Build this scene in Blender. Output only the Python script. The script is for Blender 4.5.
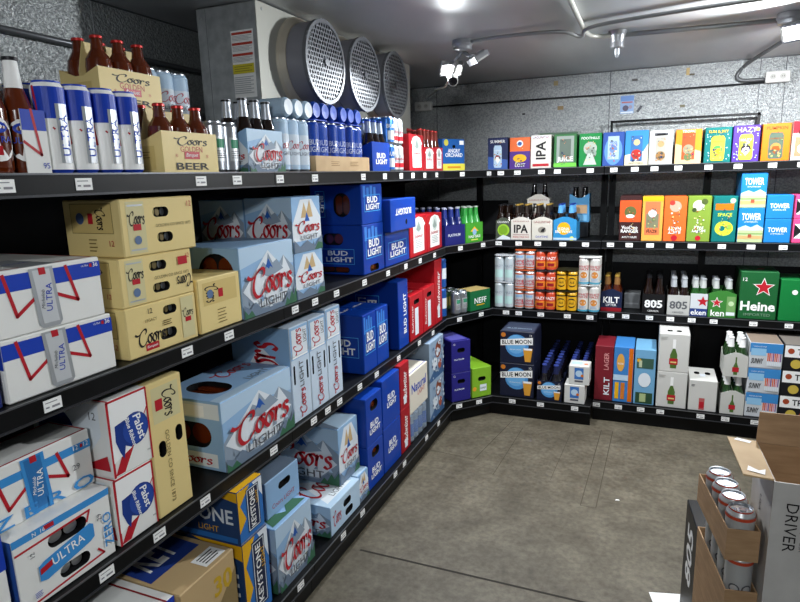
import bpy, math, random
from mathutils import Vector, Matrix
from mathutils.geometry import tessellate_polygon
random.seed(7)
PI = math.pi
SC = bpy.context.scene
COL = SC.collection
for o in list(bpy.data.objects):
    bpy.data.objects.remove(o)

# ------------------------------------------------------------------ camera
F_PX, YAW, PITCH, ROLL = 599.5, -.3992, -.2047, -.0285
cy, sy, cp, sp = math.cos(YAW), math.sin(YAW), math.cos(PITCH), math.sin(PITCH)
fw = Vector((sy*cp, cy*cp, sp)); rt0 = Vector((cy, -sy, 0)); up0 = rt0.cross(fw)
cr, sr = math.cos(ROLL), math.sin(ROLL)
rt = cr*rt0+sr*up0; up = -sr*rt0+cr*up0
cam_d = bpy.data.cameras.new('camera'); cam = bpy.data.objects.new('camera', cam_d); COL.objects.link(cam)
cam_d.sensor_width = 36; cam_d.lens = F_PX/800*36; cam_d.clip_start = .02
mw = Matrix((rt, up, -fw)).transposed().to_4x4(); mw.translation = (1.1712, 0, 1.55)
cam.matrix_world = mw
SC.camera = cam

# ------------------------------------------------------------------ world, exposure
w = bpy.data.worlds.new('world'); SC.world = w; w.use_nodes = True
w.node_tree.nodes['Background'].inputs[0].default_value = (.5, .52, .55, 1)
w.node_tree.nodes['Background'].inputs[1].default_value = .02
SC.view_settings.view_transform = 'Standard'; SC.view_settings.look = 'None'
SC.view_settings.exposure = 0.0; SC.view_settings.gamma = 1
LED_POWER = 20.0          # each lit head of the two fixtures in view
NEAR_POWER = 9.5         # heads of the fixture behind the camera
LED_COL = (.93, .97, 1.0)

# ------------------------------------------------------------------ materials
_m = {}
def lin(c):
    c /= 255
    return c/12.92 if c <= .04045 else ((c+.055)/1.055)**2.4
def M(hexc, rough=.45, metal=0., key=None, coat=0, alpha=1, bump=0, bscale=40, emit=0, trans=0):
    k = (hexc, rough, metal, coat, alpha, bump, bscale, emit, trans)
    if k in _m: return _m[k]
    m = bpy.data.materials.new('mat_%s_%d' % (hexc.strip('#'), len(_m))); m.use_nodes = True
    nt = m.node_tree; b = nt.nodes['Principled BSDF']
    c = [lin(int(hexc[i:i+2], 16)) for i in (0, 2, 4)]
    b.inputs['Base Color'].default_value = (*c, 1)
    b.inputs['Roughness'].default_value = rough; b.inputs['Metallic'].default_value = metal
    b.inputs['Coat Weight'].default_value = coat
    if rough >= .38 and metal < .2: b.inputs['Specular IOR Level'].default_value = .22
    b.inputs['Alpha'].default_value = alpha
    if trans: b.inputs['Transmission Weight'].default_value = trans
    if emit:
        b.inputs['Emission Color'].default_value = (*LED_COL, 1); b.inputs['Emission Strength'].default_value = emit
    if bump:
        tc = nt.nodes.new('ShaderNodeTexCoord'); n = nt.nodes.new('ShaderNodeTexNoise'); bp = nt.nodes.new('ShaderNodeBump')
        n.inputs['Scale'].default_value = bscale; n.inputs['Detail'].default_value = 3
        nt.links.new(tc.outputs['Object'], n.inputs['Vector']); nt.links.new(n.outputs['Fac'], bp.inputs['Height'])
        bp.inputs['Strength'].default_value = bump; bp.inputs['Distance'].default_value = .01
        nt.links.new(bp.outputs['Normal'], b.inputs['Normal'])
    _m[k] = m
    return m

def noise_mat(name, c1, c2, scale, rough, metal, bump=0, bscale=100, stretch=(1, 1, 1), detail=4, lo=.35, hi=.65, bd=.004, r2=None):
    m = bpy.data.materials.new(name); m.use_nodes = True; nt = m.node_tree; b = nt.nodes['Principled BSDF']
    tc = nt.nodes.new('ShaderNodeTexCoord'); mp = nt.nodes.new('ShaderNodeMapping'); mp.inputs['Scale'].default_value = stretch
    n = nt.nodes.new('ShaderNodeTexNoise'); n.inputs['Scale'].default_value = scale; n.inputs['Detail'].default_value = detail
    r = nt.nodes.new('ShaderNodeValToRGB')
    r.color_ramp.elements[0].position = lo; r.color_ramp.elements[1].position = hi
    r.color_ramp.elements[0].color = (*[lin(int(c1[i:i+2], 16)) for i in (0, 2, 4)], 1)
    r.color_ramp.elements[1].color = (*[lin(int(c2[i:i+2], 16)) for i in (0, 2, 4)], 1)
    L = nt.links.new
    L(tc.outputs['Object'], mp.inputs['Vector']); L(mp.outputs['Vector'], n.inputs['Vector'])
    L(n.outputs['Fac'], r.inputs['Fac']); L(r.outputs['Color'], b.inputs['Base Color'])
    b.inputs['Roughness'].default_value = rough; b.inputs['Metallic'].default_value = metal
    if 'black' in name: b.inputs['Specular IOR Level'].default_value = .2
    if bump:
        v = nt.nodes.new('ShaderNodeTexNoise'); v.inputs['Scale'].default_value = bscale; v.inputs['Detail'].default_value = 2
        L(tc.outputs['Object'], v.inputs['Vector'])
        bp = nt.nodes.new('ShaderNodeBump'); bp.inputs['Strength'].default_value = bump; bp.inputs['Distance'].default_value = bd
        L(v.outputs['Fac'], bp.inputs['Height']); L(bp.outputs['Normal'], b.inputs['Normal'])
    return m

def floor_mat():
    m = bpy.data.materials.new('stained_concrete'); m.use_nodes = True; nt = m.node_tree; b = nt.nodes['Principled BSDF']; L = nt.links.new
    tc = nt.nodes.new('ShaderNodeTexCoord'); prev = None
    for sc, det, lo, hi, c1, c2 in ((1.1, 8, .3, .72, '615b4d', '756e5e'), (5.5, 10, .35, .68, 'bcb8b0', 'ffffff'), (38, 5, .3, .62, 'c4c0ba', 'ffffff')):
        n = nt.nodes.new('ShaderNodeTexNoise'); n.inputs['Scale'].default_value = sc; n.inputs['Detail'].default_value = det; n.inputs['Roughness'].default_value = .62
        L(tc.outputs['Object'], n.inputs['Vector']); r = nt.nodes.new('ShaderNodeValToRGB')
        r.color_ramp.elements[0].position = lo; r.color_ramp.elements[1].position = hi
        r.color_ramp.elements[0].color = (*[lin(int(c1[i:i+2], 16)) for i in (0, 2, 4)], 1); r.color_ramp.elements[1].color = (*[lin(int(c2[i:i+2], 16)) for i in (0, 2, 4)], 1)
        L(n.outputs['Fac'], r.inputs['Fac'])
        if prev is None: prev = r.outputs['Color']
        else:
            x = nt.nodes.new('ShaderNodeMix'); x.data_type = 'RGBA'; x.blend_type = 'MULTIPLY'; x.inputs['Factor'].default_value = 1
            L(prev, x.inputs['A']); L(r.outputs['Color'], x.inputs['B']); prev = x.outputs['Result']
    L(prev, b.inputs['Base Color']); b.inputs['Roughness'].default_value = .6
    return m
WALLM = noise_mat('embossed_aluminium', '969a9b', 'b6baba', 110, .36, .6, bump=1, bscale=120, bd=.008, lo=.4, hi=.6)
CEILM = noise_mat('ceiling_metal', 'c0c2c4', 'd0d2d4', 3, .45, .3, bump=.12, bscale=14, stretch=(1, .25, 1), bd=.01)
GALV = noise_mat('galvanised', 'a9acae', 'c2c5c6', 25, .38, .65, bump=.1, bscale=60)
FLOORM = floor_mat()
BLACK = noise_mat('black_powder_coat', '08090a', '0e0f11', 8, .42, .1)
BLK2 = noise_mat('black_panel', '101114', '191a1d', 5, .5, .1)
KRAFT = noise_mat('kraft_board', '9a7a58', 'ab8a66', 14, .75, 0, bump=.1, bscale=60, stretch=(1, 1, 6))
KRAFTL = noise_mat('kraft_light', 'b5966c', 'c4a67c', 10, .7, 0)
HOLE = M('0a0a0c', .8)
AMBER = M('4a1c08', .12, coat=.5)
AMBER2 = M('5a2208', .15, coat=.5)
DKGLASS = M('1a0d08', .12, coat=.5)
GREEN = M('1d4a1c', .12, coat=.5)
CLEARB = M('aab2b6', .15, coat=.5)
SILVER = M('b9bec4', .28, .85)
SILV2 = M('cfd3d6', .35, .5)
WHITE = M('e6e6e2', .42, coat=.15)
W2 = M('f2f2f0', .45)
INK = M('1c1a1c', .5)
PVC = M('c8cac8', .4)

# ------------------------------------------------------------------ mesh helpers
class MB:
    def __init__(s): s.v = []; s.f = []; s.m = []; s.mats = []; s.sm = []
    def mi(s, m):
        if m not in s.mats: s.mats.append(m)
        return s.mats.index(m)
    def face(s, pts, m, smooth=False):
        n = len(s.v); s.v += [tuple(p) for p in pts]; s.f.append(tuple(range(n, n+len(pts)))); s.m.append(s.mi(m)); s.sm.append(smooth)
    def mesh(s, vs, fs, m, smooth=False):
        n = len(s.v); s.v += [tuple(p) for p in vs]; k = s.mi(m)
        for f in fs: s.f.append(tuple(i+n for i in f)); s.m.append(k); s.sm.append(smooth)
    def box(s, x0, y0, z0, x1, y1, z1, m, b=0):
        if b:
            return carton_geo(s, x0, y0, z0, x1-x0, y1-y0, z1-z0, m, b)
        v = [(x, y, z) for z in (z0, z1) for y in (y0, y1) for x in (x0, x1)]
        s.mesh(v, [(0, 2, 3, 1), (4, 5, 7, 6), (0, 1, 5, 4), (2, 6, 7, 3), (0, 4, 6, 2), (1, 3, 7, 5)], m)
    def prism(s, pts, z0, z1, m):
        n = len(pts); v = [(*p, z0) for p in pts]+[(*p, z1) for p in pts]
        s.mesh(v, [tuple(range(n-1, -1, -1)), tuple(range(n, 2*n))]+[(i, (i+1) % n, n+(i+1) % n, n+i) for i in range(n)], m)
    def lathe(s, prof, seg=16, c=(0, 0, 0), ax=None, smooth=True):
        # prof: list of (r,z,mat-of-band-above)
        X, Y, Z = ax or (Vector((1, 0, 0)), Vector((0, 1, 0)), Vector((0, 0, 1))); c = Vector(c)
        for i in range(len(prof)-1):
            r0, z0, m = prof[i]; r1, z1, _ = prof[i+1]
            vs = []; fs = []
            for j in range(seg):
                a = 2*PI*j/seg; d = X*math.cos(a)+Y*math.sin(a)
                vs.append(c+d*r0+Z*z0); vs.append(c+d*r1+Z*z1)
            for j in range(seg):
                k = (j+1) % seg; fs.append((2*j, 2*k, 2*k+1, 2*j+1))
            if m is not None: s.mesh(vs, fs, m, smooth)
    def tube(s, pts, r, m, seg=8, caps=True):
        pts = [Vector(p) for p in pts]; rings = []
        pv = None
        for i, p in enumerate(pts):
            d = (pts[min(i+1, len(pts)-1)]-pts[max(i-1, 0)]).normalized()
            a = (pv if pv else (Vector((0, 0, 1)) if abs(d.z) < .9 else Vector((1, 0, 0))))
            a = (a-d*a.dot(d)).normalized(); b = d.cross(a); pv = a
            rings.append([p+(a*math.cos(2*PI*j/seg)+b*math.sin(2*PI*j/seg))*r for j in range(seg)])
        vs = [v for q in rings for v in q]; fs = []
        for i in range(len(pts)-1):
            for j in range(seg):
                k = (j+1) % seg; fs.append((i*seg+j, i*seg+k, (i+1)*seg+k, (i+1)*seg+j))
        if caps: fs += [tuple(range(seg-1, -1, -1)), tuple(range(len(vs)-seg, len(vs)))]
        s.mesh(vs, fs, m, True)
    def data(s, name):
        me = bpy.data.meshes.new(name); me.from_pydata(s.v, [], s.f)
        for m in s.mats: me.materials.append(m)
        me.polygons.foreach_set('material_index', s.m); me.polygons.foreach_set('use_smooth', s.sm); me.update()
        return me
    def build(s, name, parent=None, loc=(0, 0, 0), rz=0):
        return link(name, s.data(name), parent, loc, rz)

def link(name, data, parent=None, loc=(0, 0, 0), rz=0):
    o = bpy.data.objects.new(name, data); COL.objects.link(o)
    o.location = loc; o.rotation_euler = (0, 0, rz); o.parent = parent
    return o
def tag(o, label, cat, group=None):
    o['label'] = label; o['category'] = cat
    if group: o['group'] = group
    return o
def thing(name, label, cat, loc=(0, 0, 0), rz=0, group=None):
    return tag(link(name, None, None, loc, rz), label, cat, group)
def struct(o): o['kind'] = 'structure'; return o

# ------------------------------------------------------------------ printed surfaces
class Face:
    """a printable surface; fractions 0..1 -> metres -> 3D through fn(x,y,lift)"""
    def __init__(s, mb, fn, W, H, aff=None, cnt=None, curved=False):
        s.mb = mb; s.fn = fn; s.W = W; s.H = H; s.A = aff or ((0, 0), (1, 0), (0, 1)); s.c = cnt or [1]; s.curved = curved
    def P(s, x, y, l):
        (ox, oy), (ux, uy), (vx, vy) = s.A
        return s.fn(ox+ux*x+vx*y, oy+uy*x+vy*y, l*.00025)
    def nl(s): s.c[0] += 1; return s.c[0]
    def sub(s, u0, v0, u1, v1):
        (ox, oy), U, V = s.A; x = u0*s.W; y = v0*s.H
        return Face(s.mb, s.fn, (u1-u0)*s.W, (v1-v0)*s.H, ((ox+U[0]*x+V[0]*y, oy+U[1]*x+V[1]*y), U, V), s.c, s.curved)
    def rot(s, k=1):
        (ox, oy), U, V = s.A; W, H = s.W, s.H
        if k == 1: return Face(s.mb, s.fn, H, W, ((ox+U[0]*W, oy+U[1]*W), V, (-U[0], -U[1])), s.c, s.curved)
        if k == -1: return Face(s.mb, s.fn, H, W, ((ox+V[0]*H, oy+V[1]*H), (-V[0], -V[1]), U), s.c, s.curved)
        return Face(s.mb, s.fn, W, H, ((ox+U[0]*W+V[0]*H, oy+U[1]*W+V[1]*H), (-U[0], -U[1]), (-V[0], -V[1])), s.c, s.curved)
    def polym(s, pts, m, l=None):
        l = l or s.nl(); s.mb.face([s.P(x, y, l) for x, y in pts], m)
    def poly(s, pts, m): s.polym([(u*s.W, v*s.H) for u, v in pts], m)
    def rect(s, u0, v0, u1, v1, m):
        l = s.nl(); n = max(1, int(abs(u1-u0)*s.W/.006)) if s.curved else 1
        k = max(1, int(abs(v1-v0)*s.H/.006)) if s.curved else 1
        n = min(n, 24); k = min(k, 24) if s.curved else 1
        if s.curved and s.A[1][1] == 0: k = 1
        elif s.curved: n = 1
        for i in range(n):
            a, b = u0+(u1-u0)*i/n, u0+(u1-u0)*(i+1)/n
            for j in range(k):
                c, d = v0+(v1-v0)*j/k, v0+(v1-v0)*(j+1)/k
                s.polym([(a*s.W, c*s.H), (b*s.W, c*s.H), (b*s.W, d*s.H), (a*s.W, d*s.H)], m, l)
    def ell(s, cu, cv, ru, rv=None, m=None, n=20):
        rx = ru*s.W; ry = rx if rv is None else rv*s.H; l = s.nl(); cx, cyy = cu*s.W, cv*s.H
        ps = [(cx+rx*math.cos(2*PI*i/n), cyy+ry*math.sin(2*PI*i/n)) for i in range(n)]
        if s.curved:
            for i in range(n): s.polym([(cx, cyy), ps[i], ps[(i+1) % n]], m, l)
        else: s.polym(ps, m, l)
    def line(s, pts, wd, m):
        """polyline, fractions; wd in metres"""
        l = s.nl(); P = [(u*s.W, v*s.H) for u, v in pts]
        for (a, b), (c, d) in zip(P, P[1:]):
            L = math.hypot(c-a, d-b) or 1; nx, ny = -(d-b)/L*wd/2, (c-a)/L*wd/2
            ex, ey = (c-a)/L*wd*.35, (d-b)/L*wd*.35
            s.polym([(a-ex+nx, b-ey+ny), (a-ex-nx, b-ey-ny), (c+ex-nx, d+ey-ny), (c+ex+nx, d+ey+ny)], m, l)
    def frame(s, u0, v0, u1, v1, wd, m): s.line([(u0, v0), (u1, v0), (u1, v1), (u0, v1), (u0, v0)], wd, m)
    def text(s, t, cu, cv, w=None, h=None, m=None, bold=0, shear=0, rot=0):
        """centred at cu,cv; w,h = extent as fraction of face (one may be None)"""
        vs, fs, bw, bh = glyphs(t, bold, shear)
        if w and h: sx = w*s.W/bw; sy_ = h*s.H/bh
        elif w: sx = sy_ = w*s.W/bw
        else: sx = sy_ = h*s.H/bh
        ca, sa = math.cos(math.radians(rot)), math.sin(math.radians(rot)); l = s.nl()+(2 if s.curved else 0); out = []
        for x, y in vs:
            x = (x-bw/2)*sx; y = (y-bh/2)*sy_
            out.append(s.P(cu*s.W+x*ca-y*sa, cv*s.H+x*sa+y*ca, l))
        s.mb.mesh(out, fs, m or INK)
    def script(s, cu, cv, w, h, m, rot=0, word='Coors'):
        l = s.nl(); ca, sa = math.cos(math.radians(rot)), math.sin(math.radians(rot))
        W = w*s.W; H = h*s.H
        for quad in script_quads():
            pts = []
            for x, y in quad:
                x = (x-.5)*W; y = (y-.5)*H
                pts.append((cu*s.W+x*ca-y*sa, cv*s.H+x*sa+y*ca))
            s.polym(pts, m, l)
_g = {}
def glyphs(t, bold=0, shear=0):
    k = (t, bold, shear)
    if k in _g: return _g[k]
    c = bpy.data.curves.new('tmp_text', 'FONT'); c.body = t; c.resolution_u = 2; c.offset = .018*bold; c.shear = shear
    c.space_line = .8; c.align_x = 'CENTER'
    o = bpy.data.objects.new('tmp_text', c)
    me = bpy.data.meshes.new_from_object(o)
    vs = [(v.co.x, v.co.y) for v in me.vertices]; fs = [tuple(p.vertices) for p in me.polygons]
    x0 = min(v[0] for v in vs); y0 = min(v[1] for v in vs); x1 = max(v[0] for v in vs); y1 = max(v[1] for v in vs)
    r = ([(a-x0, b-y0) for a, b in vs], fs, x1-x0, y1-y0)
    bpy.data.objects.remove(o); bpy.data.curves.remove(c); bpy.data.meshes.remove(me)
    _g[k] = r
    return r
_sq = []
def script_quads():
    if _sq: return _sq
    def cr_(P, n=5):
        out = []
        Q = [P[0]]+P+[P[-1]]
        for i in range(1, len(Q)-2):
            for k in range(n):
                t = k/n; a, b, c, d = Q[i-1:i+3]
                out.append(tuple(.5*((2*b[j])+(-a[j]+c[j])*t+(2*a[j]-5*b[j]+4*c[j]-d[j])*t*t+(-a[j]+3*b[j]-3*c[j]+d[j])*t**3) for j in (0, 1)))
        out.append(P[-1]); return out
    def o(x): return [(x+.42, .72), (x+.2, .78), (x, .5), (x-.02, .2), (x+.2, -.02), (x+.42, .2), (x+.46, .5), (x+.3, .76), (x+.5, .84), (x+.66, .8)]
    S = [[(-.35, 1.12), (-.15, .98), (.15, 1.0), (.5, 1.2), (.85, 1.42), (1.12, 1.38), (1.12, 1.12), (.95, .95)],
         [(.85, 1.42), (.45, 1.2), (.18, .75), (.12, .25), (.35, -.12), (.75, -.1), (1.12, .25)],
         o(1.3), o(1.98),
         [(2.6, .68), (2.74, .8), (2.72, .5), (2.66, .0)], [(2.72, .4), (2.82, .68), (2.96, .8), (3.08, .72), (3.06, .6)],
         [(3.72, .64), (3.58, .82), (3.38, .72), (3.4, .5), (3.62, .34), (3.64, .1), (3.42, -.06), (3.2, .06)]]
    pen = math.radians(35); raw = []
    for P in S:
        q = cr_(P); L = []
        for i, p in enumerate(q):
            a = q[min(i+1, len(q)-1)]; b = q[max(i-1, 0)]; an = math.atan2(a[1]-b[1], a[0]-b[0])
            wd = .06+.13*abs(math.sin(an-pen)); nx, ny = -math.sin(an)*wd/1.6, math.cos(an)*wd/1.6
            L.append(((p[0]+nx, p[1]+ny), (p[0]-nx, p[1]-ny)))
        raw += [(L[i][0], L[i][1], L[i+1][1], L[i+1][0]) for i in range(len(L)-1)]
    xs = [p[0] for q in raw for p in q]; ys = [p[1] for q in raw for p in q]
    x0, x1, y0, y1 = min(xs), max(xs), min(ys), max(ys)
    for q in raw: _sq.append([((x-x0)/(x1-x0), (y-y0)/(y1-y0)) for x, y in q])
    return _sq

def stadium(cx, cy_, hx, hy, n=6):
    r = min(hx, hy); out = []
    for sx, sy_, a0 in ((1, -1, -PI/2), (1, 1, 0), (-1, 1, PI/2), (-1, -1, PI)):
        for i in range(n+1):
            a = a0+PI/2*i/n; out.append((cx+sx*(hx-r)+r*math.cos(a), cy_+sy_*(hy-r)+r*math.sin(a)))
    return out

def face_fn(O, U, V, N):
    O, U, V, N = map(Vector, (O, U, V, N))
    return lambda x, y, l: O+U*x+V*y+N*l

def carton_geo(mb, x, y, z, w, d, h, m, b=.003, holes=None, inner=None, matf=None):
    """board box with chamfered edges; holes={face:[(cu,cv,hu,hv)]} are real openings"""
    holes = holes or {}; matf = matf or {}
    defs = {'front': ((x, y, z), (1, 0, 0), (0, 0, 1), (0, -1, 0), w, h), 'back': ((x+w, y+d, z), (-1, 0, 0), (0, 0, 1), (0, 1, 0), w, h),
            'left': ((x, y+d, z), (0, -1, 0), (0, 0, 1), (-1, 0, 0), d, h), 'right': ((x+w, y, z), (0, 1, 0), (0, 0, 1), (1, 0, 0), d, h),
            'top': ((x, y, z+h), (1, 0, 0), (0, 1, 0), (0, 0, 1), w, d), 'bottom': ((x, y+d, z), (1, 0, 0), (0, -1, 0), (0, 0, -1), w, d)}
    F = {}; C = {}
    for k, (O, U, V, N, W, H) in defs.items():
        fn = face_fn(O, U, V, N); F[k] = Face(mb, fn, W, H); fm = matf.get(k, m)
        outer = [(b, b), (W-b, b), (W-b, H-b), (b, H-b)]
        for (px, py) in outer:
            p = fn(px, py, 0)
            key = tuple(round((q-c0)*2/dd) for q, c0, dd in zip(p, (x, y, z), (w, d, h)))
            key = tuple(0 if q-c0 < dd/2 else 1 for q, c0, dd in zip(p, (x, y, z), (w, d, h)))
            C[(k, key)] = p
        hs = holes.get(k)
        if not hs: mb.face([fn(px, py, 0) for px, py in outer], fm); continue
        loops = [outer]+[stadium(cu*W, cv*H, hu*W, hv*H)[::-1] for cu, cv, hu, hv in hs]
        flat = [p for L in loops for p in L]
        tris = tessellate_polygon([[Vector((px, py, 0)) for px, py in L] for L in loops])
        mb.mesh([fn(px, py, 0) for px, py in flat], tris, fm)
        for (cu, cv, hu, hv), L in zip(hs, loops[1:]):
            n = len(L); dp = .018
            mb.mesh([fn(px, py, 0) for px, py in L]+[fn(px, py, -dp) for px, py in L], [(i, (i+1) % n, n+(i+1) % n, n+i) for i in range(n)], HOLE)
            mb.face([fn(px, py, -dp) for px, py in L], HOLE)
            if inner:
                for im, (a0, a1) in inner:
                    pts = stadium((cu+hu*(a0+a1)/2)*W, cv*H, hu*W*(a1-a0)/2, hv*H*.8)
                    mb.face([fn(px, py, -dp+.004) for px, py in pts], im)
    names = {'front': (1, 0), 'back': (1, 1), 'left': (0, 0), 'right': (0, 1), 'top': (2, 1), 'bottom': (2, 0)}
    for k1, k2 in (('front', 'left'), ('front', 'right'), ('front', 'top'), ('front', 'bottom'), ('back', 'left'), ('back', 'right'), ('back', 'top'), ('back', 'bottom'), ('left', 'top'), ('left', 'bottom'), ('right', 'top'), ('right', 'bottom')):
        a1, v1 = names[k1]; a2, v2 = names[k2]; a3 = 3-a1-a2; ks = []
        for t in (0, 1):
            c = [0, 0, 0]; c[a1] = v1; c[a2] = v2; c[a3] = t; ks.append(tuple(c))
        mb.face([C[(k1, ks[0])], C[(k1, ks[1])], C[(k2, ks[1])], C[(k2, ks[0])]], matf.get(k1, m))
    for c in [(i, j, k) for i in (0, 1) for j in (0, 1) for k in (0, 1)]:
        mb.face([C[(('left', 'right')[c[0]], c)], C[(('front', 'back')[c[1]], c)], C[(('bottom', 'top')[c[2]], c)]], m)
    return F

def carton(name, label, loc, rz, w, d, h, m, art=None, holes=None, cat='carton', group=None, inner=None, matf=None, tilt=0, b=.003):
    mb = MB(); F = carton_geo(mb, 0, 0, 0, w, d, h, m, b, holes, inner, matf)
    for k, fn in (art or {}).items(): fn(F[k])
    o = mb.build(name, None, loc, rz+tilt); tag(o, label, cat, group)
    return o

# cylinder surface for cans and bottles (printing centred on local -y)
def cyl_face(mb, r, z0, z1, arc=PI*1.1, c=(0, 0)):
    W = r*arc
    def fn(x, y, l):
        a = -PI/2+(x-W/2)/r
        return Vector((c[0]+(r+l+.0001)*math.cos(a), c[1]+(r+l+.0001)*math.sin(a), z0+y))
    return Face(mb, fn, W, z1-z0, curved=True)
_cm = {}
def can_mesh(key, r, h, body, art=None, rim=None, seg=20, lidm=None):
    if key in _cm: return _cm[key]
    mb = MB(); rim = rim or SILVER; n = r-.005
    mb.lathe([(0, .004, SILVER), (r*.75, 0, SILVER), (r*.8, 0, rim), (r, .009, body), (r, h-.013, body), (n, h-.004, rim), (n, h, SILVER), (n-.003, h-.001, SILVER), (n-.004, h-.005, lidm or SILVER), (0, h-.005, None)], seg)
    mb.box(-.008, -.012, h-.005, .008, .006, h-.0035, SILVER)
    if art: art(cyl_face(mb, r, .009, h-.013))
    _cm[key] = mb.data('can'); return _cm[key]
def bottle_mesh(key, glass, cap, neck=None, body=None, r=.0305, h=.228, stub=False, art=None, seg=14, withcap=True):
    if key in _cm: return _cm[key]
    mb = MB(); nk = neck or glass; bd = body or glass
    if stub: pr = [(0, .003, glass), (r*.9, 0, glass), (r, .008, bd), (r, .1, glass), (r*.93, .118, glass), (r*.5, .142, nk), (.0145, .16, nk), (.0135, h-.012, glass)]
    else: pr = [(0, .003, glass), (r*.9, 0, glass), (r, .01, glass), (r, .03, bd), (r, .105, glass), (r, .125, glass), (r*.82, .142, glass), (.0175, .17, nk), (.0145, .205, nk), (.0135, h-.012, glass)]
    if withcap: pr = pr[:-1]+[(.0135, h-.008, cap), (.016, h-.0075, cap), (.0155, h-.001, cap), (.013, h, cap), (0, h, None)]
    else: pr = pr[:-1]+[(.0135, h-.008, glass), (.0125, h-.003, glass), (0, h-.003, None)]
    mb.lathe(pr, seg)
    if art: art(cyl_face(mb, r, .02, .11))
    _cm[key] = mb.data('bottle'); return _cm[key]
def cap_mesh(cap, h):
    key = ('cap', cap.name, h)
    if key in _cm: return _cm[key]
    mb = MB(); mb.lathe([(.0162, h-.008, cap), (.016, h-.002, cap), (.013, h, cap), (0, h, None)], 14); _cm[key] = mb.data('cap'); return _cm[key]

def panel_poly(mb, pts, x0, y, z0, thick, m, axis='x'):
    """pts in (u,z); a board panel of given thickness"""
    n = len(pts)
    if axis == 'x': v = [(x0+u, y, z0+q) for u, q in pts]+[(x0+u, y+thick, z0+q) for u, q in pts]
    else: v = [(x0, y+u, z0+q) for u, q in pts]+[(x0+thick, y+u, z0+q) for u, q in pts]
    mb.mesh(v, [tuple(range(n)), tuple(range(2*n-1, n-1, -1))]+[(i, (i+1) % n, n+(i+1) % n, n+i) for i in range(n)], m)

def six_pack(label, loc, rz, bot, nx=2, ny=3, w=.132, d=.195, hp=.125, peak=.02, m=WHITE, art=None, artl=None, caps=None, both=.228, cat='bottle pack', name='bottle_six_pack', group=None, handle=.2, end_h=None, nofill=(), cut=0):
    t = thing(name, label, cat, loc, rz, group); mb = MB()
    eh = end_h or hp
    panel_poly(mb, [(cut, 0), (w, 0), (w, hp), (max(cut, w*.62), hp+peak), (max(cut, w*.38), hp+peak), (cut, hp)], 0, 0, 0, .002, m)
    panel_poly(mb, [(0, 0), (w, 0), (w, hp), (w*.62, hp+peak), (w*.38, hp+peak), (0, hp)], 0, d-.002, 0, .002, m)
    for x in ((w-.002,) if cut else (0, w-.002)): panel_poly(mb, [(.002, 0), (d-.002, 0), (d-.002, eh), (d*.6, eh-.02), (d*.4, eh-.02), (.002, eh)], x, 0, 0, .002, m, 'y')
    mb.box(.002, .002, 0, w-.002, d-.002, .002, m)
    if handle:
        if nx == 2: panel_poly(mb, [(0.002, 0), (d-.002, 0), (d-.002, hp*.9), (d*.75, handle), (d*.25, handle), (.002, hp*.9)], w/2-.001, 0, .002, .002, m, 'y')
        else: panel_poly(mb, [(0.002, 0), (w-.002, 0), (w-.002, hp*.9), (w*.9, handle), (w*.1, handle), (.002, hp*.9)], 0, d/2-.001, .002, .002, m)
    if art: art(Face(mb, face_fn((cut, 0, 0), (1, 0, 0), (0, 0, 1), (0, -1, 0)), w-cut, hp))
    if artl: artl(Face(mb, face_fn((0, d, 0), (0, -1, 0), (0, 0, 1), (-1, 0, 0)), d, eh-.02))
    mb.build('carrier', t)
    px = (w-.008)/nx; py = (d-.008)/ny
    for i in range(nx):
        for j in range(ny):
            if (i, j) in nofill: continue
            x = .004+px*(i+.5); y = .004+py*(j+.5)
            b = link('bottle', bot, t, (x, y, .003))
            if caps: link('cap', cap_mesh(caps, both), b)
    return t

def can_pack(label, loc, rz, can, r=.033, h=.122, nx=2, ny=2, nz=1, ring=None, wrap=None, cat='can pack', name='can_pack', group=None, tilt=0, lay=False):
    t = thing(name, label, cat, loc, rz+tilt, group); p = 2*r+.0008
    for k in range(nz):
        for i in range(nx):
            for j in range(ny):
                link('can', can, t, (r+i*p, r+j*p, k*(h+.001)))
    if ring:
        mb = MB(); zt = nz*(h+.001)-.016
        pts = []
        hx, hy = (nx*p)/2, (ny*p)/2
        for (cx, cy_, a0) in ((2*hx-r, r, -PI/2), (2*hx-r, 2*hy-r, 0), (r, 2*hy-r, PI/2), (r, r, PI)):
            for q in range(7):
                a = a0+PI/2*q/6; pts.append((cx+(r+.0012)*math.cos(a), cy_+(r+.0012)*math.sin(a)))
        mb.prism(pts, zt+.017, zt+.021, ring); mb.build('pack_ring', t)
    if wrap:
        mb = MB(); zt = nz*(h+.001); e = .0018
        rings = []
        for z, s_ in ((0.012, 0), (zt-.02, 0), (zt-.006, -.006), (zt+.001, -.018)):
            R = r+e+s_; q = []
            for (cx, cy_, a0) in ((nx*p-r, r, -PI/2), (nx*p-r, ny*p-r, 0), (r, ny*p-r, PI/2), (r, r, PI)):
                for u in range(6):
                    a = a0+PI/2*u/5; q.append((cx+R*math.cos(a), cy_+R*math.sin(a), z))
            rings.append(q)
        n = len(rings[0]); vs = [v for q in rings for v in q]; fs = [(i*n+j, i*n+(j+1) % n, (i+1)*n+(j+1) % n, (i+1)*n+j) for i in range(3) for j in range(n)]
        fs.append(tuple(range(3*n, 4*n))); mb.mesh(vs, fs, wrap, True); mb.build('shrink_wrap', t)
    return t

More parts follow.
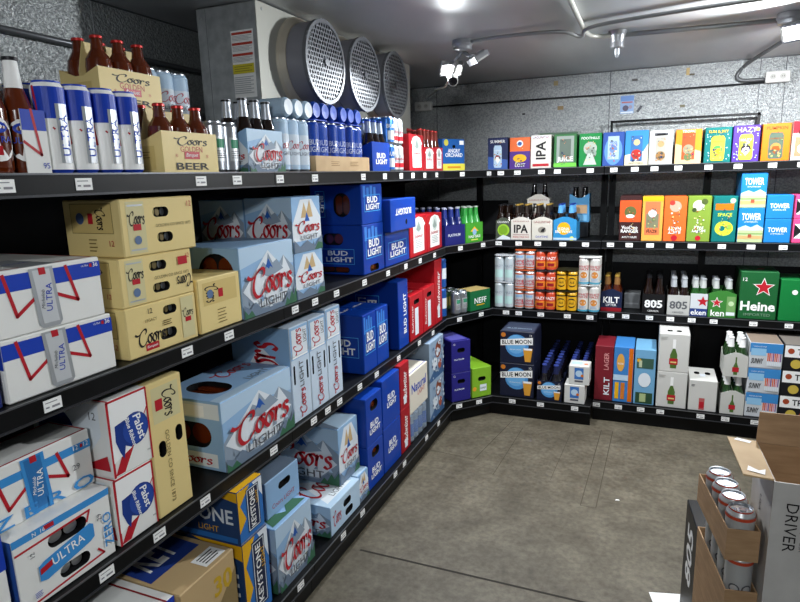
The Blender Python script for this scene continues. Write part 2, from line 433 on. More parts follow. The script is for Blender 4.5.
# ------------------------------------------------------------------ setting
WX, BY, RX, FY, CZ = -.72, 4.45, 3.1, -1.7, 2.2
mb = MB(); mb.box(WX-.1, FY-.1, -.1, RX+.1, BY+.1, 0, FLOORM)
fl = struct(mb.build('floor'))
mb = MB(); mb.box(WX-.1, FY-.1, CZ, RX+.1, BY+.1, CZ+.08, CEILM); struct(mb.build('ceiling'))
mb = MB(); mb.box(WX-.1, FY, 0, WX, BY, CZ, WALLM); struct(mb.build('wall_left'))
mb = MB(); mb.box(WX, BY, 0, RX, BY+.1, CZ, WALLM); struct(mb.build('wall_back'))
mb = MB(); mb.box(RX, FY, 0, RX+.1, BY, CZ, WALLM); struct(mb.build('wall_right'))
mb = MB(); mb.box(WX, FY-.1, 0, RX, FY, CZ, WALLM); struct(mb.build('wall_front'))
SEAM = M('4a4d50', .5, .3)
n = 0
def trim(fn):
    global n; n += 1; mb = MB(); fn(mb); return struct(mb.build('trim_%d' % n))
for x in (-.36, .867, 1.739, 1.875, 2.7): trim(lambda mb: mb.box(x-.002, BY-.0025, 0, x+.002, BY, CZ, SEAM))
for y in (.35, 1.72, 2.9): trim(lambda mb: mb.box(WX, y-.002, 0, WX+.0025, y+.002, CZ, M('9a9da0', .4, .5)))
trim(lambda mb: mb.box(WX, BY-.004, CZ-.006, RX, BY, CZ, SEAM))
trim(lambda mb: mb.box(WX, FY, CZ-.006, WX+.004, BY, CZ, SEAM))
for y in (.6,): trim(lambda mb: mb.box(WX, y-.002, CZ-.002, RX, y+.002, CZ, SEAM))
JOINT = M('2c2924', .8)
trim(lambda mb: mb.box(.1, 2.021, 0, RX, 2.031, .0006, JOINT))
STAIN = noise_mat('worn_strip', '5c574c', '767064', 6, .62, 0)
# hairline saw cuts and old tape edges on the concrete
CUT = M('4a453b', .8)
for (x0, y0, x1, y1, wd) in ((.93, 2.7, .955, 3.62, .004), (1.0, 2.7, 1.02, 3.62, .004), (.93, 2.7, 1.0, 2.7, .004), (.05, 3.02, .33, 2.99, .005), (.33, 2.99, .42, 3.62, .004), (.47, 2.85, .5, 3.5, .003), (.76, 2.9, .79, 3.6, .002)):
    def f(mb):
        L = math.hypot(x1-x0, y1-y0); nx, ny = -(y1-y0)/L*wd/2, (x1-x0)/L*wd/2
        mb.mesh([(x0+nx, y0+ny, .0004), (x0-nx, y0-ny, .0004), (x1-nx, y1-ny, .0004), (x1+nx, y1+ny, .0004)], [(0, 1, 2, 3)], CUT)
    trim(f)

# ------------------------------------------------------------------ shelving
TAGM = W2; TAGINK = M('8c8c90', .6)
def price_tag(parent, x, y, z, rz=0, w=.042, h=.026):
    key = ('tag', round(w, 3))
    if key not in _cm:
        mb = MB(); mb.box(-w/2, -.0015, -h/2, w/2, 0, h/2, TAGM)
        F = Face(mb, face_fn((-w/2, -.0015, -h/2), (1, 0, 0), (0, 0, 1), (0, -1, 0)), w, h)
        F.rect(.08, .72, .75, .8, TAGINK); F.rect(.08, .3, .28, .44, TAGINK); F.rect(.42, .26, .86, .44, TAGINK)
        _cm[key] = mb.data('price_tag')
    return link('price_tag', _cm[key], parent, (x, y, z), rz)
LV = (1.5755, 1.1158, .6583, .129)
def gondola(name, label, loc, rz, L, fronts, depth, tags, panel_top, panel_y, ups=(), post_top=1.56, levels=LV, rail_z=None, topframe=None):
    t = thing(name, label, 'shelving', loc, rz)
    for i, z in enumerate(levels):
        yf = fronts[i]; mb = MB()
        mb.box(.001, yf, z-.022, L-.001, depth, z, BLACK)
        mb.box(.001, yf-.006, z-.045, L-.001, yf, z+.002, BLACK)
        mb.box(.001, yf-.010, z-.047, L-.001, yf-.006, z-.042, M('35363a', .35, .3))
        mb.box(.001, yf-.009, z-.002, L-.001, yf-.006, z+.002, M('6a6c70', .3, .6))
        s = mb.build('shelf', t)
        for x in tags[i]: price_tag(s, x, yf-.0065, z-.0225)
        if z > .3:
            for x in (ups or (0.02, L-.02)):
                mb = MB(); a = x
                mb.mesh([(a-.002, depth, z-.022), (a-.002, yf+.03, z-.024), (a-.002, yf+.03, z-.04), (a-.002, depth, z-.11),
                         (a+.002, depth, z-.022), (a+.002, yf+.03, z-.024), (a+.002, yf+.03, z-.04), (a+.002, depth, z-.11)],
                        [(0, 1, 2, 3), (7, 6, 5, 4), (0, 4, 5, 1), (1, 5, 6, 2), (2, 6, 7, 3), (3, 7, 4, 0)], BLACK)
                mb.build('shelf_bracket', t)
    mb = MB(); yf = fronts[-1]; mb.box(.001, yf+.012, 0, L-.001, yf+.03, levels[-1]-.022, BLACK); mb.build('kick_plate', t)
    mb = MB(); mb.box(.002, panel_y, .1, L-.002, panel_y+.012, panel_top, BLK2); mb.build('back_panel', t)
    for x in (ups or (0.02, L-.02)):
        mb = MB(); mb.box(x-.02, panel_y-.03, 0, x+.02, panel_y-.001, post_top, BLACK); mb.build('upright', t)
    if rail_z:
        mb = MB(); mb.box(.002, panel_y-.001, rail_z-.02, L-.002, panel_y+.015, rail_z+.02, BLACK); mb.build('rail', t)
    return t
HP = PI/2
# left wall run: bays along +Y, fronts face +X
Ys = [-.55, .66, 1.72, 2.77, 3.505]
tagsY = {0: [.80, .98, 1.36, 1.52, 1.75, 1.98, 2.39, 2.62, 2.82, 2.98, 3.16, 3.36],
         1: [.83, 1.24, 1.42, 1.79, 1.93, 2.10, 2.36, 2.62, 2.85, 3.06, 3.30],
         2: [.90, 1.07, 1.25, 1.60, 1.87, 1.98, 2.08, 2.27, 2.45, 2.72, 3.02, 3.25],
         3: [1.2, 1.45, 1.62, 1.95, 2.13, 2.5, 2.62, 2.78, 2.95, 3.16]}
bay = ['black wall shelving bay closest to the camera on the left', 'black wall shelving bay on the left holding cream cartons',
       'black wall shelving bay on the left holding blue crates', 'black wall shelving bay at the far end of the left run, red cartons']
for i in range(4):
    y0, y1 = Ys[i], Ys[i+1]
    gondola('wall_shelving', bay[i], (0, y0, 0), HP, y1-y0, (0, 0, 0, -.058), .6,
            [[y-y0 for y in tagsY[k] if y0+.02 < y < y1-.02] for k in range(4)], 1.55, .6)
# back wall: centre unit and right unit
C0, C1 = .205, .885
tagsC = [[.235, .345, .50, .60, .80], [.23, .365, .49, .65, .79], [.30, .385, .53, .70, .84, .87], [.40, .58, .79]]
gondola('wall_shelving', 'black back wall shelving unit with a lower deck that juts forward, stacked coloured cans', (C0, 4.0, 0), 0, C1-C0-.002, (0, -.03, -.1, -.345), .36,
        [[x-C0 for x in q if C0+.02 < x < C1-.02] for q in tagsC], .93, .36, ups=(.66,), rail_z=1.29)
tagsR = [[.94, 1.06, 1.17, 1.30, 1.46, 1.61, 1.78, 1.92], [.94, 1.05, 1.17, 1.28, 1.40, 1.56, 1.71, 1.87], [.96, 1.05, 1.19, 1.31, 1.43, 1.55, 1.76, 1.94], [.91, 1.04, 1.17, 1.28, 1.50, 1.63, 1.78, 1.93]]
R0_, R1_ = .886, 2.1
gondola('wall_shelving', 'black back wall shelving unit at the right holding bright craft cartons', (R0_, 4.0, 0), 0, R1_-R0_, (-.01, -.02, -.01, -.234), .36,
        [[x-R0_ for x in q] for q in tagsR], .93, .36, ups=(.03, .6, 1.18), rail_z=1.29)
# thin black frame standing above the top shelf
mb = MB()
mb.box(.885, 4.36, 1.55, .90, 4.375, 1.87, BLACK); mb.box(1.735, 4.36, 1.55, 1.75, 4.375, 1.87, BLACK); mb.box(.885, 4.36, 1.857, 1.75, 4.375, 1.872, BLACK)
tag(mb.build('metal_frame'), 'thin black metal frame rising behind the top row of craft cartons', 'frame')
# corner unit
t = thing('corner_shelving', 'black angled corner shelving unit between the left run and the back wall', 'shelving', (0, 0, 0))
cf = [((-.02, 3.52), (.2, 4.0)), ((-.01, 3.515), (.2, 3.965)), ((-.005, 3.515), (.2, 3.895)), ((.053, 3.42), (.262, 3.65))]
ctag = [(.35, .85), (.3, .75), (.28, .75), (.2, .68)]
for i, z in enumerate(LV):
    (ax, ay), (bx, by) = cf[i]; mb = MB(); ex = .203 if i < 3 else .203
    pts = [(ax, ay), (bx, by)]+([(.203, by)] if i == 3 else [])+[(.203, 4.36), (-.6, 4.36), (-.6, 3.507), (ax, 3.507)] if i < 3 else [(ax, ay), (.2, 3.59), (.2, 4.36), (-.6, 4.36), (-.6, 3.507), (.053, 3.507)]
    mb.prism(pts, z-.022, z, BLACK)
    L = math.hypot(bx-ax, by-ay); an = math.atan2(by-ay, bx-ax); nx, ny = math.sin(an), -math.cos(an)
    e = 0 if i < 3 else 0
    for (o0, o1, za, zb, mm) in ((0, .006, z-.045, z+.002, BLACK), (.006, .01, z-.047, z-.042, M('35363a', .35, .3)), (.006, .009, z-.002, z+.002, M('8a8c90', .3, .6))):
        mb.prism([(ax+nx*o0, ay+ny*o0), (ax+nx*o1, ay+ny*o1), (bx+nx*o1, by+ny*o1), (bx+nx*o0, by+ny*o0)], za, zb, mm)
    s = mb.build('shelf', t)
    for q in ctag[i]: price_tag(s, ax+(bx-ax)*q+nx*.0062, ay+(by-ay)*q+ny*.0062, z-.0225, an)
    if i == 3:
        mb = MB(); mb.prism([(ax-nx*.02, ay-ny*.02), (bx-nx*.02, by-ny*.02), (bx-nx*.035, by-ny*.035), (ax-nx*.035, ay-ny*.035)], 0, z-.022, BLACK); mb.build('kick_plate', t)
mb = MB(); mb.box(-.6, 4.362, .1, .203, 4.374, 1.36, BLK2); mb.build('back_panel', t)
mb = MB(); mb.box(-.612, 3.507, .1, -.6, 4.36, 1.55, BLK2); mb.build('side_panel', t)
mb = MB(); mb.box(-.02, 4.32, 0, .02, 4.36, 1.56, BLACK); mb.build('upright', t)

# ------------------------------------------------------------------ printed designs
RED = M('b3202c', .4); DRED = M('8c1a24', .42); CREAM = M('dfc98a', .45, bump=.05, bscale=30); CREAM2 = M('cdb574', .45); BLUE = M('1c3fa8', .38, coat=.1)
BLB = M('0e3c9c', .4, coat=.15); BLD = M('0d3486', .42); SKY = M('90b4d8', .42); SKY2 = M('b4cde2', .42); PALE = M('dde4ea', .42); MTN = M('8c9bab', .5); MTN2 = M('6d7d90', .5)
PEAK = M('2458a8', .45); PINE = M('3d6a50', .5); GREY = M('55575c', .5); ULB = M('1d3fae', .4); ULL = M('3d8ed0', .4); CYAN = M('4fa8e8', .42); CANG = M('b4b8bc', .35, .5)
RIBB = M('1f3a86', .42); YEL = M('e3ac1c', .42); NAVY = M('1b2440', .42); KRF = M('c2a67a', .6)
def bars(F, u0, v0, u1, v1, n, m, fill=.5):
    for i in range(n):
        v = v1-(v1-v0)*(i+.5)/n; F.rect(u0, v-(v1-v0)/n*fill/2, u1-(u1-u0)*(.15 if i % 2 else 0), v+(v1-v0)/n*fill/2, m)
def mountains(F, base=.42, top=.82):
    F.poly([(0, base), (.12, base+.16), (.22, base+.08), (.42, top-.06), (.5, top), (.6, top-.1), (.7, top-.16), (.8, top-.04), (1, base+.14), (1, 0), (0, 0)], MTN)
    F.poly([(.3, base+.1), (.42, top-.06), (.5, top), (.52, top-.14), (.46, base+.14), (.4, base+.02)], SKY2)
    F.poly([(.5, top), (.6, top-.1), (.7, base+.1), (.6, base), (.55, base+.18)], MTN2)
    F.poly([(.74, base+.06), (.8, top-.04), (.92, base+.1)], PALE)
def shards(F, v0, v1, n, seed):
    r = random.Random(seed)
    for i in range(n):
        u = r.uniform(.03, .93); v = r.uniform(v0, v1); w_ = r.uniform(.02, .06); h_ = r.uniform(.03, .11); k = r.uniform(-.03, .03)
        F.poly([(u, v), (u+w_, v), (u+w_/2+k, v+h_)], (MTN, PALE, MTN2, SKY2, SKY)[i % 5])
def art_cl(F, green=True, sky=True, light=True, peak=True):
    """mountain lager carton: pale sky, peaks, red script"""
    F.rect(.005, .005, .995, .995, SKY)
    F.poly([(0, .99), (0, .7), (.4, .8), (1, .62), (1, .99)], SKY2 if sky else SKY)
    mountains(F)
    F.poly([(.02, .38), (.5, .9), (.98, .38), (.72, .08), (.28, .08)], PALE)
    F.poly([(.3, .6), (.4, .74), (.46, .68), (.5, .86), (.58, .7), (.66, .74), (.78, .58), (.5, .5)], MTN)
    if peak: F.poly([(.42, .62), (.5, .78), (.58, .62), (.53, .66), (.5, .62), (.46, .66)], PEAK)
    shards(F, .04, .26, 16, 4)
    F.poly([(0, 0), (0, .2), (.1, .12), (.2, .2), (.3, .08), (.42, .06), (.6, .07), (.72, .06), (.85, .2), (.93, .14), (1, .3), (1, 0)], MTN2)
    if green: F.poly([(.74, 0), (.8, .12), (.84, .06), (.9, .2), (.94, .12), (1, .24), (1, 0)], PINE); F.poly([(0, 0), (0, .13), (.06, .05), (.12, .1), (.18, 0)], PINE)
    F.script(.5, .46, .86, .44, RED)
    if light: F.text('LIGHT', .54, .16, w=.52, h=.13, m=GREY, bold=.4)
def art_cl_end(F):
    F.rect(.005, .005, .995, .995, SKY); F.poly([(0, .2), (0, .5), (.3, .95), (.7, .95), (1, .6), (1, .2)], PALE)
    F.poly([(.3, .62), (.42, .9), (.5, .72), (.62, .94), (.72, .62)], KRF); F.poly([(.42, .55), (.5, .72), (.6, .55)], PEAK)
    shards(F, .06, .22, 10, 5)
    F.script(.5, .45, .86, .24, RED); F.text('LIGHT', .55, .26, w=.6, h=.085, m=GREY, bold=.4)
    F.poly([(0, 0), (0, .24), (.2, .1), (.45, .2), (.7, .08), (1, .26), (1, 0)], MTN2); F.poly([(.7, 0), (.84, .14), (1, .1), (1, 0)], PINE)
def art_cl_vert(F):
    """narrow end standing up: hand holes are real, print kept clear of them"""
    F.rect(.02, .66, .98, .99, SKY); F.poly([(.02, .68), (.3, .9), (.5, .76), (.8, .95), (.98, .7)], MTN); F.rect(.1, .67, .9, .69, W2); G = F.sub(0, .66, 1, 1).rot(1)
    G.rect(.1, .1, .9, .9, PALE); G.script(.5, .6, .8, .5, RED); G.text('LIGHT', .62, .22, w=.4, h=.18, m=GREY, bold=.4)
    G = F.sub(.3, .02, .7, .64).rot(1); G.script(.26, .5, .5, .95, RED); G.text('LIGHT', .76, .5, w=.44, h=.55, m=GREY, bold=.4)
def art_cl_top(F):
    F.rect(.01, .01, .99, .99, SKY2); F.poly([(.05, .2), (.3, .8), (.45, .5), (.7, .85), (.95, .2)], PALE); F.script(.5, .5, .8, .5, RED); F.text('LIGHT', .6, .14, w=.5, h=.12, m=GREY)
def art_can(F, body, script=True, m=RED, wordc=None):
    pass
def art_bq(F, flip=False, script=True):
    """cream carton: printed can, two real hand holes right of it"""
    if flip: F = F.rot(2)
    F.rect(.07, .05, .3, .95, M('cfc596', .4)); F.rect(.09, .87, .28, .9, CANG); F.rect(.09, .1, .28, .13, CANG)
    F.script(.185, .66, .22, .26, INK); F.rect(.14, .45, .24, .56, RED); F.ell(.185, .28, .045, None, M('5c7396', .5))
    F.text('GOLDEN CO SINCE 1873', .68, .5, w=.5, m=M('6b5a30', .5)); F.text('12', .93, .86, h=.1, m=RED)
def art_bq2(F):
    F.script(.3, .36, .42, .36, INK); F.rect(.22, .08, .4, .22, RED); F.text('Banquet', .31, .15, w=.15, h=.07, m=W2, shear=.3)
    F.rect(.76, .08, .95, .95, M('cfc596', .4)); F.script(.855, .62, .17, .2, INK); F.rect(.81, .42, .9, .52, RED)
    F.text('12', .32, .86, h=.1, m=INK); F.text('LEGACY', .32, .68, w=.16, m=M('6b5a30', .5)); bars(F, .48, .48, .6, .6, 3, M('6b5a30', .5))
def art_bq_side(F):
    F.rect(.14, .42, .86, .93, CREAM2); F.frame(.14, .42, .86, .93, .0015, M('7d6a3a', .5)); G = F.sub(.14, .42, .86, .93)
    G.ell(.22, .5, .1, None, M('4c6390', .5)); G.rect(.42, .32, .54, .68, RED); G.script(.73, .5, .6*G.H/G.W*1.3, .42*G.W/G.H*.6, INK, rot=-90)
    bars(F, .42, .08, .56, .34, 4, M('7d6a3a', .5), .3); F.text('12', .82, .25, h=.1, m=RED)
def art_ultra(F, zero=False, lab='12    12'):
    band = ULL if zero else ULB; t = .82 if zero else .93
    F.rect(.003, .68, .997, t, band)
    V = RED; wd = F.H*.055
    F.line([(.12, t), (.19, .3), (.38, .55)], wd, V); F.line([(.66, t), (.74, .36), (.55, .52)], wd, V)
    c = ULL if zero else CANG
    F.poly([(.33, .97), (.54, .97), (.57, .1), (.54, .03), (.39, .03), (.36, .1)], c)
    F.poly([(.36, .94), (.51, .94), (.54, .1), (.4, .1)], M('2f78ba', .35, .2) if zero else M('d2d5d8', .35, .3))
    F.poly([(.41, .97), (.47, .97), (.475, .86), (.415, .86)], RED)
    F.text('ULTRA', .475, .5, w=.44*F.H/F.W, m=W2 if zero else ULB, rot=84, bold=.3); F.text('Michelob', .42, .48, w=.3*F.H/F.W, m=W2 if zero else GREY, rot=84, shear=.3)
    F.text('12' if zero else 'ULTRA', .84, t-.045, w=.05 if zero else .07, m=W2); F.rect(.885, t-.08, .91, t-.02, RED); F.text('12' if zero else '36', .945, t-.045, w=.05, m=W2)
    if zero:
        F.text('29', .82, .45, h=.1, m=GREY); G = F
        G.text('Z E R O', .5, .13, w=.96, h=.2, m=ULL, bold=.8)
def art_zero2(F):
    # the window showing the cans is a real opening; banner crosses it
    F.rect(.003, .9, .997, .997, ULL); F.rect(.3, .92, .4, .98, RED); F.text('N  16', .25, .945, w=.12, m=W2)
    F.line([(.02, .8), (.76, .84), (.72, .7)], .005, RED); F.line([(.08, .06), (.86, .12), (.8, .22)], .005, RED)
    F.poly([(.2, .3), (.2, .5), (.27, .54), (.74, .66), (.78, .62), (.78, .44), (.73, .4), (.27, .27)], ULL); F.text('ULTRA', .5, .49, w=.34, h=.12, m=W2, bold=.3, rot=9); F.poly([(.21, .38), (.21, .46), (.33, .5), (.33, .42)], RED)
    F.text('29', .85, .66, h=.07, m=GREY, rot=90); F.text('12', .16, .7, h=.06, m=GREY, rot=90); F.text('ZERO', .93, .42, w=.5*F.H/F.W, m=ULL, rot=90, bold=.5)
    bars(F, .13, .12, .2, .2, 4, ULB, .4)
def art_pabst(F):
    F.line([(.02, .02), (.02, .98), (.98, .98)], .007, RED); F.poly([(.03, .03), (.26, .03), (.97, .72), (.97, .97), (.88, .97)], RED)
    F.poly([(.03, .2), (.05, .97), (.97, .97), (.97, .75), (.5, .3)], W2); F.line([(.98, .02), (.98, .98)], .005, RED)
    F.poly([(.12, .46), (.14, .66), (.5, .7), (.5, .3), (.34, .36), (.28, .2), (.2, .3)], RIBB); F.ell(.62, .52, .34, None, RIBB); F.ell(.62, .52, .31, None, M('27479c', .42))
    F.text('Pabst', .73, .53, w=.36*F.H/F.W, m=W2, rot=-78, bold=1, shear=.2); F.text('Blue Ribbon', .5, .5, w=.42*F.H/F.W, m=W2, rot=-78, bold=1, shear=.2); F.text('PBR', .9, .16, w=.08, m=GREY)
def art_pabst_side(F):
    F.poly([(.05, .1), (.6, .1), (.9, .55), (.9, .95), (.05, .95)], PALE); F.ell(.33, .52, .24, None, RIBB); F.text('Pabst', .34, .54, w=.32, m=W2, shear=.3, bold=.6); F.text('12', .82, .8, h=.1, m=GREY); F.poly([(.6, .1), (.95, .3), (.97, .1)], RED)
def art_bl(F, box=True, can=True):
    if can: bars(F.rot(1), .62, .3, .95, .95, 4, M('3d7fd2', .35), .7)
    if box: F.frame(.12, .2, .88, .68, .003, CYAN)
    F.text('BUD', .5, .54, w=.5, h=.19, m=W2, bold=1.4); F.text('LIGHT', .52, .33, w=.66, h=.17, m=W2, bold=1.4)
def art_bl_rot(F): art_bl(F.rot(-1), can=False)
def art_bl_low(F):
    F.frame(.18, .2, .86, .5, .0025, CYAN); F.text('BUD', .5, .42, w=.42, h=.1, m=W2, bold=1.4); F.text('LIGHT', .53, .29, w=.56, h=.1, m=W2, bold=1.4); F.text('18', .14, .92, h=.05, m=W2)
def art_bl_flip(F): F = F.rot(2); F.text('BUDLIGHT', .5, .4, w=.62, h=.2, m=W2, bold=1); F.ell(.4, .75, .04, None, HOLE)
def art_bud(F):
    F.poly([(.2, .1), (.82, .1), (.82, .72), (.9, .76), (.74, .92), (.5, .97), (.26, .92), (.12, .76), (.2, .72)], W2)
    F.ell(.5, .74, .17, None, M('c9cfca', .5)); F.poly([(.36, .66), (.5, .86), (.64, .66), (.5, .6)], M('8d9a94', .5)); F.text('Budweiser', .5, .5, w=.5, m=RED, shear=.3, bold=.4); bars(F, .3, .2, .72, .42, 5, M('9aa29c', .5), .3)
def art_bud_side(F): F.poly([(.2, .3), (.4, .62), (.5, .45), (.62, .7), (.85, .3)], PALE); F.text('Budweiser', .55, .2, w=.6, m=W2, shear=.3)
def art_bud_vert(F): G = F.rot(1); G.text('Budweiser', .5, .5, w=.62, h=.4, m=W2, shear=.3, bold=.5); F.rect(.35, .08, .65, .28, PALE)
def art_key(F):
    F.rect(.02, .02, .98, .98, M('2f6fb8', .4)); F.poly([(.02, .98), (.5, .98), (.1, .7), (.3, .4), (.02, .2)], YEL); F.poly([(.6, .98), (.98, .98), (.98, .6), (.8, .8)], PALE)
    F.rect(.34, .1, .84, .92, NAVY); G = F.sub(.34, .1, .84, .92).rot(1); G.frame(.03, .08, .97, .92, .003, PALE); G.text('KEYSTONE', .5, .55, w=.86, h=.4, m=W2, bold=1); G.text('LIGHT', .7, .2, w=.3, m=YEL)
def art_key_side(F):
    F.poly([(0, .96), (.5, .98), (1, .8), (1, .98), (0, .98)], YEL); F.text('KEYSTONE', .55, .5, w=.8, h=.28, m=PALE, bold=1); F.text('LIGHT', .7, .22, w=.2, m=YEL); F.rect(.02, .02, .98, .12, M('2f6fb8', .4))
def busy(F, u0, v0, u1, v1, cols, n=26, seed=1, sz=.045):
    """small irregular printed shapes: foliage, hops, lettering scraps"""
    r = random.Random(seed)
    for i in range(n):
        u = r.uniform(u0, u1); v = r.uniform(v0, v1); m = cols[i % len(cols)]; k = r.choice((3, 4, 5, 6)); a0 = r.uniform(0, 6); q = sz*r.uniform(.4, 1.2)
        F.poly([(u+q*math.cos(a0+2*PI*j/k)*r.uniform(.6, 1.2), v+q*F.W/F.H*math.sin(a0+2*PI*j/k)*r.uniform(.6, 1.2)) for j in range(k)], m)
def craft(bg, cb, c2, title, tcol=W2, sub=None, pat=None, tc=.88, cw=.26, bandc=None, dots=None):
    def f(F):
        if bandc: F.poly([(.01, .01), (.99, .01), (.99, .3), (.01, .42)], bandc)
        if dots:
            rr = random.Random(len(title)*7)
            for i in range(16): F.ell(rr.choice((rr.uniform(.06, .22), rr.uniform(.78, .94))), rr.uniform(.06, .8), .025, None, dots, 7)
        if cb:
            F.poly([(.5-cw, .12), (.5-cw*.8, .06), (.5+cw*.8, .06), (.5+cw, .12), (.5+cw, .68), (.5+cw*.75, .76), (.5-cw*.75, .76), (.5-cw, .68)], cb)
            F.ell(.5, .36, cw*.72, None, c2, 12); F.poly([(.5-cw*.6, .3), (.5, .18), (.5+cw*.6, .3), (.5+cw*.4, .4), (.5-cw*.4, .4)], tcol)
            F.text(sub or title.split('\n')[0], .5, .6, w=cw*1.6, m=tcol)
        F.text(title, .5, tc, w=.74, m=tcol, bold=.8)
    return f
def hole1(v=.52): return {'front': [(.5, v, .085, .06)]}
def art_tower(F, scene=True):
    if scene:
        F.rect(.01, .01, .99, .42, M('a9b98a', .5)); F.poly([(.01, .42), (.3, .5), (.5, .44), (.75, .52), (.99, .42), (.99, .36), (.01, .36)], SKY2)
        F.rect(.01, .1, .99, .2, M('b79a68', .5)); F.rect(.42, .14, .56, .24, M('9a4a34', .5)); F.rect(.01, .24, .99, .28, M('7f9a60', .5))
    F.text('TOWER', .5, .75 if scene else .55, w=.74, h=.2, m=W2, bold=.8); F.text('STATION IPA', .5, .6 if scene else .38, w=.5, m=W2)
def art_hein(F, h=True):
    star(F, .62, .68, .3, W2); star(F, .62, .68, .255, RED)
    F.text('Heine', .5, .28, w=.92, m=W2, bold=1.6); F.text('12', .12, .84, h=.07, m=W2); F.text('IMPORTED', .5, .1, w=.7, h=.06, m=M('6c8f74', .5), bold=.5)
def star(F, cu, cv, r, m):
    cx, cy_ = cu*F.W, cv*F.H; R = r*F.W; pts = []
    for i in range(10):
        a = PI/2+i*PI/5; q = R if i % 2 == 0 else R*.42; pts.append(((cx+q*math.cos(a))/F.W, (cy_+q*math.sin(a))/F.H))
    F.poly(pts, m)
def art_bm(F):
    F.ell(.5, .56, .34, None, M('4f93d0', .4)); F.ell(.47, .6, .28, None, M('6daee0', .4))
    F.poly([(.02, .54), (.02, .72), (.96, .84), (.96, .62)], W2); F.text('BLUE MOON', .49, .68, w=.86, h=.13, m=INK, bold=1, rot=5); F.text('BELGIAN WHITE', .46, .44, w=.32, m=W2)
    F.poly([(.68, .5), (.96, .5), (.9, .08), (.74, .08)], M('d99a35', .3)); F.rect(.7, .44, .94, .5, W2); F.ell(.1, .88, .07, None, M('c9782a', .5)); F.text('12', .9, .9, h=.06, m=W2)
def art_stella(F): 
    F.poly([(.4, .1), (.6, .1), (.62, .45), (.54, .62), (.54, .86), (.46, .86), (.46, .62), (.38, .45)], M('4c6b2c', .35)); F.rect(.45, .62, .55, .86, W2); F.rect(.36, .2, .64, .36, RED); F.rect(.4, .24, .6, .28, M('d9c27a', .4)); bars(F, .06, .84, .28, .92, 2, M('b0b0ac', .5))
def art_sunny(F):
    F.rect(.005, .62, .995, .995, M('3d86c6', .4)); F.rect(.04, .5, .5, .78, M('8fc0e2', .4)); F.text('SUNNY', .25, .28, w=.38, h=.22, m=INK, bold=1.6, shear=.3); F.text('VODKA SELTZER', .3, .86, w=.4, m=W2)
    for i in range(8): F.rect(.54+i*.053, .12, .585+i*.053, .46, PALE); F.rect(.545+i*.053, .3, .58+i*.053, .62, (M('d9632a', .4), M('c8452a', .4), M('d98fa0', .4), M('7a4a8a', .4))[i % 4])
def art_truly(F):
    F.rect(.01, .52, .99, .98, W2); F.text('TRULY', .62, .74, w=.62, h=.24, m=INK, bold=1.2); F.ell(.16, .76, .08, None, M('a4472a', .4)); F.ell(.3, .26, .13, None, M('c9b04c', .4)); F.ell(.62, .24, .12, None, M('b84a30', .4)); F.ell(.87, .3, .1, None, M('7fa04a', .4))
def art_ipa(F):
    F.text('LAGUNITAS', .5, .93, w=.8, h=.06, m=DRED, bold=.4); F.text('IPA', .5, .55, w=.7, h=.42, m=INK, bold=1.6); F.text('INDIA PALE ALE', .5, .14, w=.8, m=RED, bold=.5); F.rect(.1, .24, .9, .26, DRED)
def art_ipa_v(F): F.rect(.05, .9, .95, .98, PALE); G = F.sub(.2, .2, .8, .88).rot(1); G.text('IPA', .5, .5, w=.8, h=.8, m=INK, bold=1.4); F.text('LAGUNITAS', .5, .93, w=.8, m=DRED, bold=.3); F.rect(.1, .06, .9, .14, RED)
def label_art(txts, cols=None):
    def f(F):
        n = len(txts)
        for i, (t_, v, wd, hh, c) in enumerate(txts): F.text(t_, .5, v, w=wd, h=hh, m=c, bold=.6)
    return f
# can designs
C_CL = can_mesh('cl', .033, .122, SKY2, lambda F: (F.rect(.1, .1, .9, .9, PALE), F.script(.5, .55, .75, .35, RED), F.text('LIGHT', .55, .25, w=.5, m=GREY)))
C_CL16 = can_mesh('cl16', .033, .157, SKY2, lambda F: (F.rect(.08, .12, .92, .7, PALE), F.poly([(.08, 0), (.3, .14), (.5, .05), (.7, .15), (.92, 0)], PINE), F.script(.5, .52, .85, .26, RED), F.text('LIGHT', .55, .3, w=.55, m=GREY)))
C_BL = can_mesh('bl', .033, .122, BLB, lambda F: (F.text('BUD', .5, .5, w=.5, h=.17, m=W2, bold=1), F.text('LIGHT', .5, .3, w=.6, h=.17, m=W2, bold=1)))
C_BL16 = can_mesh('bl16', .033, .185, BLB, lambda F: (F.text('BUD', .36, .6, w=.4, h=.13, m=W2, bold=1), F.text('LIGHT', .36, .44, w=.52, h=.13, m=W2, bold=1)))
C_BUD = can_mesh('bud', .033, .128, SILV2, lambda F: (F.rect(.1, .1, .9, .3, RED), F.rect(.3, .35, .7, .7, M('a7adb2', .4)), F.text('Budweiser', .5, .5, w=.7, m=RED)))
C_BB = can_mesh('bluetall', .033, .128, M('2c6fc0', .3, .4), lambda F: (F.rect(.2, .1, .8, .5, PALE), F.text('BUSCH', .5, .7, w=.7, m=W2, bold=1)))
C_SIL = can_mesh('silver', .033, .15, SILVER, lambda F: (F.rect(.3, .2, .7, .75, SILV2), F.rect(.35, .5, .65, .7, M('3f8a6a', .4)), bars(F, .34, .25, .66, .45, 4, GREY, .3)))
C_UL = can_mesh('ultra', .033, .195, W2, lambda F: (F.rect(0, .62, 1, 1, ULB), F.line([(.04, 1), (.13, .34), (.34, .5)], .006, RED), F.rect(.4, .08, .66, .8, CANG), F.text('ULTRA', .53, .42, w=.5*F.H/F.W, m=ULB, rot=90, bold=.4)), rim=ULB, lidm=ULB)
C_WHT = can_mesh('whitecan', .033, .173, M('c4cfd4', .35, .2), lambda F: (F.rect(.25, .15, .75, .5, M('b9dcd8', .4)), F.text('HAZY', .5, .66, w=.5, m=MTN)))
